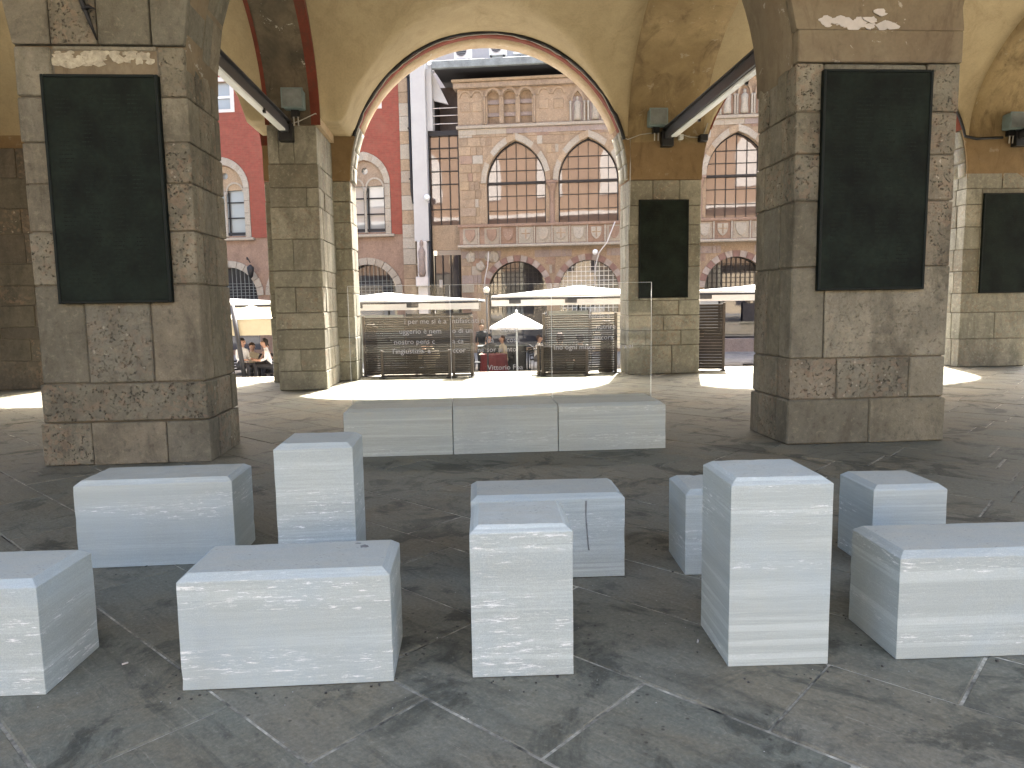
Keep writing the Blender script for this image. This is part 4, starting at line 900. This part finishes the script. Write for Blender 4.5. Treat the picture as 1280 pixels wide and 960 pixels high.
box('deep_valance', 'cream_canvas', o, -1.3, 1.3, -1.262, -1.25, .80 - PZ, 1.26 - PZ); box('deep_valance', 'cream_canvas', o, -1.3, 1.3, 1.25, 1.262, .80 - PZ, 1.26 - PZ); box('side_valance', 'cream_canvas', o, -1.312, -1.30, -1.25, 1.25, .80 - PZ, 1.26 - PZ); box('side_valance', 'cream_canvas', o, 1.30, 1.312, -1.25, 1.25, .80 - PZ, 1.26 - PZ)
tube('canopy_pole', 'gunmetal', o, [(.20, -1.30, 0), (-.10, -1.30, 1.70 - PZ)], .075, 8)
t = thing('parasol', 'small white round parasol on a white pole in the middle of the square', 'parasol', (.18, 23.6, PZ))
s_ = 23.6 / 27.5
bm = bmesh.new(); n = 8
rr_ = [[bm.verts.new((cos(2 * pi * i / n) * r, sin(2 * pi * i / n) * r, z)) for i in range(n)] for r, z in ((.90, 1.66), (.88, 1.74), (.45, 1.98), (.12, 2.14))]; ap = bm.verts.new((0, 0, 2.2))
for a, b in zip(rr_, rr_[1:]):
    for i in range(n): bm.faces.new((a[i], a[(i + 1) % n], b[(i + 1) % n], b[i]))
for i in range(n): bm.faces.new((rr_[-1][i], rr_[-1][(i + 1) % n], ap))
link('canvas', mesh(bm), 'canvas', t); tube('pole', 'white_metal', t, [(0, 0, .03), (0, 0, 2.18)], .028, 8); lathe('base', 'white_metal', t, [(.34, 0), (.34, .03), (.30, .05), (.05, .07)], 20); lathe('finial', 'white_metal', t, [(.03, 2.18), (.04, 2.24), (.01, 2.3)], 10)
for i in range(8): tube('rib', 'white_metal', t, [(0, 0, 2.12), (cos(2 * pi * i / 8) * .88, sin(2 * pi * i / 8) * .88, 1.72)], .008, 4)
t = thing('globe_lamp', 'round glass globe lamp between the two big white canopies', 'lamp', (-.80, 24.2, PZ)); tube('post', 'gunmetal', t, [(0, 0, 0), (0, 0, 2.83)], .03, 8); bm = bmesh.new(); bmesh.ops.create_uvsphere(bm, u_segments=14, v_segments=10, radius=.11)
for q in bm.verts: q.co.z += 2.94
link('globe', mesh(bm, smooth=True), 'offwhite', t); lathe('collar', 'gunmetal', t, [(.08, 2.79), (.08, 2.85)], 12)

# ------------------------------------------------------------------ the palazzo across the square
FY = R(-6); FD = 37.0
fn = Vector((-sin(FY), cos(FY), 0)) * FD
def fthing(name, label, cat, group=None): return thing(name, label, cat, fn, FY, group)
def fbox(name, mat, t, s0, s1, y0, y1, z0, z1, j=0, bev=0): return box(name, mat, t, s0, s1, y0, y1, z0, z1, j, bev)
pal = fthing('palazzo', 'sandstone palazzo with pointed windows and a band of carved shields across the square', 'palazzo')
WC = [-3.53, .10, 3.73, 7.34, 10.97, 14.6]
WH, WB, WS, WA = 1.50, 5.66, 7.73, 9.80
AH, AS = 1.50, 2.30; AA = 3.80
holes = [gothic(c, WH, WB, WS, WA) for c in WC]
holes += [[(c - AH, -.6), (c + AH, -.6)] + arc(c, AS, AH, 0, 180, 24) for c in WC]
TRI = [(-4.62, .30), (-3.80, .30), (-2.98, .30)]
holes += [[(c - h, 10.62), (c + h, 10.62)] + arc(c, 11.95, h, 0, 180, 12) for c, h in TRI]
link('wall', holed([(-6.42, PZ), (19, PZ), (19, 12.35), (-6.42, 12.35)], holes, 0, .55), 'sand', pal)
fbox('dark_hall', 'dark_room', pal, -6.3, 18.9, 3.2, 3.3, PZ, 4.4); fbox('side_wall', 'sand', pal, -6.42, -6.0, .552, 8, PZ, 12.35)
fbox('niche_back', 'sand', pal, -5.2, -2.4, .30, .40, 10.5, 12.3)
for c, h in TRI:
    fbox('shutter_rail', 'greystone', pal, c - h, c + h, .20, .30, 11.62, 11.82); fbox('shutter_rail', 'greystone', pal, c - h, c + h, .20, .30, 11.02, 11.2)
    link('arch_moulding', holed([(x, z) for x, z in arc(c, 11.95, h + .13, 0, 180, 12)] + arc(c, 11.95, h + .002, 180, 0, 12), [], -.09, .0), 'sand', pal)
for c in (-4.21, -3.39): lathe('colonnette', 'sand', pal, [(.11, 10.60), (.07, 10.70), (.06, 11.75), (.11, 11.9), (.12, 11.97)], 10, c, .06)
for c in (-5.05, -2.55): lathe('colonnette', 'sand', pal, [(.09, 10.60), (.05, 10.70), (.05, 11.75), (.09, 11.95)], 8, c, -.03)
for c in (-6.02, -5.42, -2.08, -1.35):     # blind arches of the upper storey
    link('arch_moulding', holed(arc(c, 11.95, .34, 0, 180, 12) + arc(c, 11.95, .25, 180, 0, 12), [], -.07, .0), 'sand', pal); fbox('blind_panel', 'sand', pal, c - .24, c + .24, -.03, .0, 11.25, 11.7, 0, .01)
fbox('cornice', 'sand', pal, -6.6, 19, -.22, .5, 12.352, 12.62, 0, .03); fbox('cornice', 'sand', pal, -6.66, 19, -.34, .5, 12.622, 12.76, 0, .03)
fbox('string_course', 'palestone', pal, -6.5, 19, -.16, -.002, 10.40, 10.56, 0, .02)
# ashlar blocks round the openings
def clear_of(x0, x1, z0, z1):
    for c in WC:
        if z1 > WB - .05 and z0 < WA + .3:
            for x in (x0, (x0 + x1) / 2, x1):
                for z in (z0, (z0 + z1) / 2, z1):
                    dx = abs(x - c)
                    if z < WS and dx < WH + .27 and z > WB - .05: return False
                    if z >= WS:
                        r = (WH ** 2 + (WA - WS) ** 2) / (2 * WH); 
                        if sqrt((dx + r - WH) ** 2 + (z - WS) ** 2) < r + .30: return False
        if z0 < AA + .3:
            for x in (x0, (x0 + x1) / 2, x1):
                for z in (z0, (z0 + z1) / 2, z1):
                    if (z < AS and abs(x - c) < AH + .3) or (z >= AS and sqrt((x - c) ** 2 + (z - AS) ** 2) < AH + .33): return False
    return True
rows = [(PZ + .1, -.3), (-.3, .25), (.25, .8), (.8, 1.3), (1.3, 1.8), (1.8, 2.25), (2.25, 2.7), (2.7, 3.15), (3.15, 3.6), (3.6, 3.98), (3.98, 4.36)] + [(5.68 + i * .43, 5.68 + (i + 1) * .43) for i in range(11)]
cnt = 0
for ri, (z0, z1) in enumerate(rows):
    x = -6.40
    while x < 9.3:
        L = random.uniform(.42, .95); x1 = min(x + L, 9.6)
        step = [(x, x1)]
        if not clear_of(x, x1, z0, z1): step = [(x + (x1 - x) * k / 3, x + (x1 - x) * (k + 1) / 3) for k in range(3)]
        for a, b in step:
            if clear_of(a, b, z0, z1) and cnt < 290:
                cnt += 1; m = random.choice(['sand', 'sand', 'sand', 'pinkstone', 'palestone'] if z0 > 5 else ['pinkstone', 'sand', 'palestone', 'pinkstone'])
                if 3.95 < z0 < 4.0: m = 'greystone'
                if 2.65 < z0 < 2.75: m = 'greystone'
                fbox('stone', m, pal, a + .012, b - .012, -.022 - random.uniform(0, .012), .05, z0 + .012, z1 - .012, .004, 0)
        x = x1
x = -6.4
while x < 9.5:
    L = random.uniform(.8, 1.6); fbox('string_stone', random.choice(['palestone', 'greystone']), pal, x + .01, min(x + L, 9.6) - .01, -.05, .04, 10.42 - .30, 10.39); x += L
# windows: ring of voussoirs, glass, grille
for wi, c in enumerate(WC):
    if wi > 3 : 
        fbox('pane', 'glassA', pal, c - WH, c + WH, .36, .38, WB, WA); continue
    if wi == 2: n_v = 7
    pts = gothic_pts(c, WH + .01, WS, WA + .01, 6); po = gothic_pts(c, WH + .27, WS, WA + .34, 6)
    for k in range(len(pts) - 1):
        link('voussoir', holed([pts[k], pts[k + 1], po[k + 1], po[k]], [], -.09 - random.uniform(0, .02), .10), 'palestone' if k % 3 else 'sand', pal)
    pp = gothic(c, WH - .001, WB, WS, WA - .001)
    po = gothic(c, WH + .002, WB, WS, WA); pi_ = gothic(c, WH - .055, WB + .05, WS, WA - .07)
    WFR = link('window_frame', holed(po, [pi_], .28, .35), 'iron', pal)
    wf = WFR; link('pane', holed(pp, [], .36, .38), 'glassA', wf)
    fbox('transom', 'iron', wf, c - WH, c + WH, .20, .30, WS - .05, WS + .06)
    for k in range(1, 6):
        x = c - WH + 2 * WH * k / 6; dx = abs(x - c); r = (WH ** 2 + (WA - WS) ** 2) / (2 * WH); zt = WS + sqrt(max(0, r * r - (dx + r - WH) ** 2))
        fbox('grille_bar', 'iron', wf, x - .017, x + .017, .30, .335, WB, zt)
    for z in (WB + .72, WB + 1.44, WS + .62, WS + 1.22):
        h = WH
        if z > WS: r = (WH ** 2 + (WA - WS) ** 2) / (2 * WH); h = sqrt(r * r - (z - WS) ** 2) - (r - WH)
        fbox('grille_bar', 'iron', wf, c - h, c + h, .296, .329, z - .015, z + .015)
for c in ((WC[0] + WC[1]) / 2, (WC[1] + WC[2]) / 2, (WC[2] + WC[3]) / 2):
    col_ = lathe('window_column', 'pinkstone', pal, [(.20, 5.62), (.20, 5.72), (.13, 5.80), (.125, 7.15), (.15, 7.2), (.16, 7.3), (.24, 7.55), (.27, 7.62)], 14, c, -.02); fbox('capital_slab', 'pinkstone', pal, c - .29, c + .29, -.20, .2, 7.622, 7.76, 0, .02)
# balcony band of shields
fbox('balcony_band', 'pinkstone', pal, -6.42, 19, -.26, -.0, 4.60, 5.62); fbox('balcony_rail', 'pinkstone', pal, -6.5, 19, -.36, -.262, 5.52, 5.66, 0, .02); fbox('balcony_ledge', 'palestone', pal, -6.5, 19, -.46, -.262, 4.50, 4.64, 0, .03)
def shield_pts(c, z, w, h): return [(c - w, z + h), (c + w, z + h), (c + w, z + .1 * h), (c + w * .8, z - .4 * h), (c + w * .4, z - .8 * h), (c, z - h), (c - w * .4, z - .8 * h), (c - w * .8, z - .4 * h), (c - w, z + .1 * h)]
sh = [(-5.87, 0), (-4.77, 0), (-3.92, 0), (-3.04, 1), (-2.16, 2), (-1.28, 1), (-.40, 2), (.48, 1), (1.36, 0), (2.24, 2), (3.12, 0), (4.0, 2), (4.88, 1), (5.76, 2), (6.62, 1), (7.5, 2), (8.4, 1)]
for k, (c, kind) in enumerate(sh):
    m = {0: 'pinkstone', 1: 'palestone', 2: 'palestone'}[kind]
    pan = fbox('shield_panel', random.choice(['palestone', 'pinkstone', 'palestone']), pal, c - .37, c + .37, -.275, -.262, 4.68, 5.48)
    link('shield', holed(shield_pts(c, 5.1, .25, .30), [], -.34, -.276), m, pan)
    if kind == 1: fbox('shield_cross', 'sand', pan, c - .035, c + .035, -.352, -.341, 4.9, 5.38); fbox('shield_cross', 'sand', pan, c - .22, c + .22, -.350, -.3405, 5.12, 5.18)
    fbox('panel_divider', 'palestone', pal, c + .40, c + .47, -.34, -.263, 4.65, 5.51, 0, .01)
for kx in (-5.9, -5.4, -4.95, -4.7):  # carved reliefs below the ledge at the corner
    bm = bmesh.new(); bmesh.ops.create_icosphere(bm, subdivisions=2, radius=.24)
    for q in bm.verts: q.co = Vector((q.co.x, q.co.y * .5, q.co.z * 1.2)) * random.uniform(.78, 1.2) + Vector((kx, -.05, 4.05 - (.5 if kx in (-5.4,) else .0)))
    link('carved_relief', mesh(bm), 'palestone', pal)
# ground arches with grilles
for wi, c in enumerate(WC[:4]):
    n = 15
    for k in range(n):
        a0, a1 = 180 * k / n, 180 * (k + 1) / n
        link('voussoir', holed(arc(c, AS, AH + .30, a0 + .4, a1 - .4, 2) + arc(c, AS, AH + .0, a1 - .4, a0 + .4, 2), [], -.06, .08), 'ringB' if k % 2 else 'ringA', pal)
    dp_ = fbox('door_glass', 'glassD', pal, c - AH, c + AH, .42, .44, -.6, AA)
    k = -AH + .2
    while k < AH - .05:
        fbox('grille_bar', 'iron' if wi != 1 else 'white_metal', dp_, c + k - .014, c + k + .014, .30, .33, 1.2, AS + sqrt(max(0, AH ** 2 - k ** 2))); k += .23
    z = 1.4
    while z < AA - .1:
        h = AH if z < AS else sqrt(max(0, AH ** 2 - (z - AS) ** 2)); fbox('grille_bar', 'iron' if wi != 1 else 'white_metal', dp_, c - h, c + h, .30 - .004, .33 - .004, z - .014, z + .014); z += .23
# niches with statues, upper storey right
def statue(c, z0, h, par, y=-.05):
    lathe('niche_statue', 'palestone', par, [(.17, z0), (.19, z0 + .1 * h), (.15, z0 + .45 * h), (.18, z0 + .72 * h), (.10, z0 + .80 * h), (.05, z0 + .83 * h), (.085, z0 + .88 * h), (.08, z0 + .95 * h), (.02, z0 + h)], 12, c, y)
for c in (-.42, .45, 5.2, 6.0, 6.8, 7.6, 8.4):
    nc = fbox('niche', 'greystone' if c < 5 else 'pinkstone', pal, c - .26, c + .26, -.04, -.024, 10.6, 11.75)
    link('niche_arch', holed(gothic_pts(c, .34, 11.5, 12.2, 6) + gothic_pts(c, .25, 11.5, 12.0, 6)[::-1], [], -.16, -.02), 'sand', nc)
    for s in (-.34, .34): lathe('colonnette', 'palestone', nc, [(.07, 10.58), (.05, 10.66), (.05, 11.4), (.08, 11.52)], 8, c + s, -.10)
    statue(c, 10.62, 1.15, nc)
# shop front under the right bay and under the arches
fbox('plinth', 'greystone', pal, 5.4, 19, -.9, -.05, PZ, -.22)
for s0, s1, z0, z1, m in ((5.5, 6.5, .2, 2.2, 'glassB'), (6.6, 7.6, .1, 1.9, 'glassD'), (7.7, 9.2, .6, 1.5, 'dark_room')): fbox('shop_window', m, pal, s0, s1, -.10, -.06, z0, z1)
cable_o = tube('hanging_cable', 'offwhite', pal, [(1.4, -.5, 5.6), (1.0, -.45, 4.6), (.6, -.4, 4.1), (.45, -.3, 3.5), (.40, -.3, 2.6), (.55, -.3, 2.3)], .03, 6)
tube('hanging_cable', 'offwhite', pal, [(-4.95, -.3, 4.3), (-5.0, -.3, 3.6), (-5.15, -.3, 3.0), (-5.2, -.3, 2.4)], .025, 6)
bmq = bmesh.new(); bmesh.ops.create_icosphere(bmq, subdivisions=2, radius=.14)
for q in bmq.verts: q.co += Vector((.42, -.4, 4.15))
link('security_lamp', mesh(bmq, smooth=True), 'white_metal', pal)
# steel glazed bay between palazzo and white tower
sb = fthing('glazed_link', 'tall steel framed glass bay between the white pilaster and the palazzo', 'glazed bay')
fbox('pane', 'glassA', sb, -8.0, -6.44, .22, .24, 5.72, 10.2); fbox('spandrel', 'sand', sb, -7.9, -6.44, .10, .4, 4.45, 5.71); fbox('pane', 'glassD', sb, -7.85, -6.44, .22, .24, PZ, 4.2); fbox('top_frame', 'iron', sb, -8.05, -6.43, .02, .4, 10.16, 10.4); fbox('side_frame', 'iron', sb, -8.05, -7.92, .02, .4, PZ, 10.159)
for k in range(1, 3): fbox('mullion', 'iron', sb, -7.95 + .5 * k, -7.915 + .5 * k, .12, .2, 5.72, 10.15)
fbox('mullion', 'iron', sb, -6.50, -6.45, .12, .2, 5.72, 10.15)
for z in (6.5, 7.75, 8.4, 9.05, 9.55): fbox('crossbar', 'iron', sb, -7.92, -6.44, .115, .195, z, z + .035)
for k in range(4): fbox('mullion', 'iron', sb, -7.85 + .42 * k, -7.80 + .42 * k, .12, .2, PZ, 4.2)
fbox('notice', 'white_wall', sb, -7.62, -7.42, .19, .21, 2.55, 2.95)
fbox('recess_back', 'wood_post', sb, -8.0, -6.44, 1.8, 1.9, 10.4, 13); fbox('recess_side', 'eave', sb, -8.05, -7.7, .5, 1.8, 10.4, 13)
for z in (10.75, 11.15, 11.52): tube('terrace_rail', 'offwhite', sb, [(-8.1, .1, z), (-6.42, .1, z)], .02, 6)
# white tower and stone strips
wt = fthing('white_pilaster', 'smooth white corner pilaster with a worn stone figure at its foot', 'pilaster')
fbox('shaft', 'white_wall', wt, -8.74, -7.98, -.35, .5, 4.9, 16, 0, .02); fbox('shaft_edge', 'white_wall', wt, -7.975, -7.7, -.1, .5, 10.4, 13.4); fbox('foot', 'offwhite', wt, -8.60, -8.1, -.45, .3, PZ, 4.89, 0, .03)
lathe('carved_figure', 'greystone', wt, [(.14, 3.1), (.20, 3.3), (.15, 3.9), (.19, 4.35), (.10, 4.55), (.06, 4.62), (.10, 4.72), (.09, 4.85), (.03, 4.95)], 12, -8.36, -.50)
fbox('pedestal', 'offwhite', wt, -8.68, -8.05, -.6, -.0, 2.6, 3.1, 0, .03)
dp = fthing('downpipe', 'dark downpipe beside the white pilaster', 'pipe'); tube('pipe', 'iron', dp, [(-8.86, -.2, 16), (-8.84, -.2, 7.4), (-8.74, -.28, 6.8)], .07, 8); tube('pipe', 'iron', dp, [(-7.98, -.25, 6.8), (-7.98, -.25, PZ)], .05, 8)
for z in (8, 10.5, 13): fbox('bracket', 'iron', dp, -8.95, -8.77, -.28, -.1, z, z + .06)
cam_l = fthing('globe_camera', 'small white security camera globe on the pilaster corner', 'camera')
bm = bmesh.new(); bmesh.ops.create_uvsphere(bm, u_segments=12, v_segments=8, radius=.16)
for q in bm.verts: q.co += Vector((-8.0, -.5, 7.05))
link('globe', mesh(bm, smooth=True), 'white_metal', cam_l); fbox('bracket', 'white_metal', cam_l, -8.05, -7.95, -.45, -.3, 7.1, 7.2)
# eave, white building, air conditioners above
up_ = fthing('white_upper_building', 'white rendered building with a dark deep eave rising behind the palazzo', 'building')
fbox('wall', 'white_wall', up_, -8.74, 19, 5.2, 6, PZ, 22)
bm = bmesh.new(); addbox(bm, -7.5, 19, -.62, 5.19, 13.22, 13.32); link('eave_soffit', mesh(bm), 'eave', up_)
fbox('eave_edge', 'slate', up_, -7.55, 19, -.86, -.621, 13.16, 13.52, 0, .02); fbox('roof', 'slate', up_, -7.5, 19, -.62, 5.19, 13.322, 13.6)
fbox('void', 'eave', up_, -6.3, 19, 1.2, 1.3, 12.76, 13.21); fbox('parapet', 'white_wall', up_, -8.6, 19, 1.0, 1.3, 13.602, 13.95)
bm = bmesh.new(); addprism(bm, [(-7.98, 13.16), (-7.62, 13.16), (-6.95, 11.75), (-7.66, 11.95)], .25, .45); link('white_gable', mesh(bm), 'white_wall', up_)
fbox('gutter', 'white_metal', up_, -3.6, 19, .3, .55, 14.02, 14.12); fbox('terrace_glass', 'glassD', up_, -3.2, 19, .9, .95, 13.97, 15.6)
for k in range(8): fbox('terrace_post', 'iron', up_, -3.3 + 2 * k, -3.24 + 2 * k, .6, .66, 13.6, 15.2)
def ac(label, s, z):
    t = fthing('air_conditioner', label, 'air conditioner', 'air conditioners on the roof edge'); fbox('casing', 'white_metal', t, s, s + .85, -.2, .15, z, z + .75, 0, .02)
    link('fan_ring', holed(arc(s + .36, z + .38, .30, 0, 360, 24)[:-1], [arc(s + .36, z + .38, .26, 0, 360, 24)[:-1]], -.22, -.201), 'offwhite', t)
    link('fan_recess', holed(arc(s + .36, z + .38, .259, 0, 360, 24)[:-1], [], -.206, -.2005), 'gunmetal', t)
    for k in range(5): fbox('fan_guard', 'offwhite', t, s + .12, s + .60, -.214, -.207, z + .18 + k * .1, z + .19 + k * .1)
    fbox('foot', 'iron', t, s + .05, s + .12, -.2, .1, z - .08, z); fbox('foot', 'iron', t, s + .7, s + .77, -.2, .1, z - .08, z)
ac('air conditioner above the dark eave, leftmost', -6.5, 13.75); ac('air conditioner on the roof edge, second from the left, higher up', -4.75, 13.85); ac('air conditioner stacked on the second one', -4.75, 14.72)
t = fthing('red_board', 'narrow red board under the leftmost air conditioner', 'board'); fbox('board', 'red_cloth', t, -6.6, -5.5, -.3, -.22, 13.55, 13.63)
# red building
rb = fthing('red_building', 'red brick building with pale arched windows left of the white pilaster', 'building')
RW = [-11.35, -15.1, -18.9, -22.7]
hl = [gothic(c, 1.05, 5.45, 7.9, 9.05) for c in RW] + [[(c - 1.5, -.6), (c + 1.5, -.6)] + arc(c, 2.3, 1.5, 0, 180, 20) for c in RW] + [[(c - .6, 11.9), (c + .6, 11.9), (c + .6, 13.3), (c - .6, 13.3)] for c in (-18.9, -22.7)]
link('wall', holed([(-30, PZ), (-9.4, PZ), (-9.4, 17), (-30, 17)], hl, 0, .5), 'pinkstone', rb)
link('brick_facing', holed([(-30, 5.32), (-10.02, 5.32), (-9.42, 5.32), (-9.42, 16.9), (-30, 16.9)], [gothic(c, 1.42, 5.30, 7.9, 9.55)[:] for c in RW[:0]] + [[(c - 1.35, 5.34), (c + 1.35, 5.34)] + gothic_pts(c, 1.35, 7.9, 9.5) for c in RW] + [[(c - .8, 11.75), (c + .8, 11.75), (c + .8, 13.5), (c - .8, 13.5)] for c in (-18.9, -22.7)], -.05, -.001), 'redbrick', rb)
z = PZ
while z < 16.5:
    h = random.uniform(.5, .8); fbox('pilaster_stone', random.choice(['palestone', 'palestone', 'sand']), rb, -9.40, -8.76, -.12, .3, z + .01, z + h - .01, .004); z += h
for c in RW:
    for k in range(0, 16):
        po = gothic_pts(c, 1.34, 7.9, 9.5, 8); pn = gothic_pts(c, 1.04, 7.9, 9.1, 8)
        if k < len(po) - 1: link('voussoir', holed([pn[k], pn[k + 1], po[k + 1], po[k]], [], -.09, .02), 'palestone', rb)
    for s in (-1, 1):
        for k in range(4): a, b = sorted((c + s * 1.045, c + s * 1.34)); fbox('jamb_stone', 'palestone', rb, a, b, -.085, .02, 5.36 + k * .633, 5.36 + (k + 1) * .633 - .02)
    fbox('sill', 'palestone', rb, c - 1.5, c + 1.5, -.2, .1, 5.2, 5.34, 0, .02)
    link('tympanum', holed(gothic(c, 1.04, 7.8, 7.9, 9.04), [gothic(c - .52, .40, 7.801, 7.85, 8.3, 5)[2:] + [(c - .92, 7.805)] if 0 else arc(c, 8.55, .17, 0, 360, 14)[:-1], ], .05, .15), 'sand', rb)
    for sx in (-.52, .52):
        link('tracery_arch', holed(arc(c + sx, 7.72, .50, 0, 180, 10) + arc(c + sx, 7.72, .41, 180, 0, 10), [], .0, .12), 'palestone', rb)
    gp = fbox('window_glass', 'glassB', rb, c - 1.04, c + 1.04, .22, .24, 5.45, 8.9)
    lathe('colonnette', 'palestone', rb, [(.12, 5.4), (.07, 5.5), (.07, 7.5), (.13, 7.72)], 10, c, .02)
    for z in (6.35, 7.15): fbox('crossbar', 'iron', gp, c - 1.04, c + 1.04, .12, .17, z, z + .06)
    for sx in (-.12, .95, -1.0, .1): fbox('mullion', 'iron', gp, c + sx, c + sx + .06, .12, .165, 5.45, 7.7)
    fbox('railing', 'iron', rb, c - 1.04, c + 1.04, -.02, .02, 5.48, 5.62)
    gd = fbox('door_glass', 'glassD', rb, c - 1.5, c + 1.5, .4, .42, -.6, 3.8)
    for k in range(13): fbox('grille_bar', 'slate', gd, c - 1.4 + k * .23, c - 1.375 + k * .23, .25, .28, 1.4, 2.3 + sqrt(max(0, 1.5 ** 2 - (-1.39 + k * .23) ** 2)))
    for k in range(10): fbox('grille_bar', 'slate', gd, c - 1.3, c + 1.3, .246, .276, 1.5 + k * .16, 1.52 + k * .16)
    for k in range(12): link('voussoir', holed(arc(c, 2.3, 1.85, 15 * k + .5, 15 * k + 14.5, 2) + arc(c, 2.3, 1.5, 15 * k + 14.5, 15 * k + .5, 2), [], -.08, .02), 'palestone', rb)
for c in (-18.9, -22.7):
    fbox('pane', 'glassB', rb, c - .6, c + .6, .2, .22, 11.9, 13.3); link('window_frame', holed([(c - .8, 11.75), (c + .8, 11.75), (c + .8, 13.5), (c - .8, 13.5)], [[(c - .6, 11.9), (c + .6, 11.9), (c + .6, 13.3), (c - .6, 13.3)]], -.09, .05), 'offwhite', rb); fbox('sash', 'white_metal', rb, c - .6, c + .6, .1, .16, 12.5, 12.62)
fbox('white_window_panel', 'offwhite', rb, -10.9, -10.3, -.08, -.05, 11.6, 12.5)
lan = fthing('wall_lantern', 'black wall lantern on the red building beside the arched door', 'lantern', None); tube('arm', 'iron', lan, [(-17.9, 0, 4.2), (-17.7, -.4, 4.3), (-17.5, -.5, 4.0)], .03, 6); lathe('lamp', 'iron', lan, [(.05, 3.9), (.2, 3.75), (.12, 3.3), (.04, 3.2)], 8, -17.5, -.5)
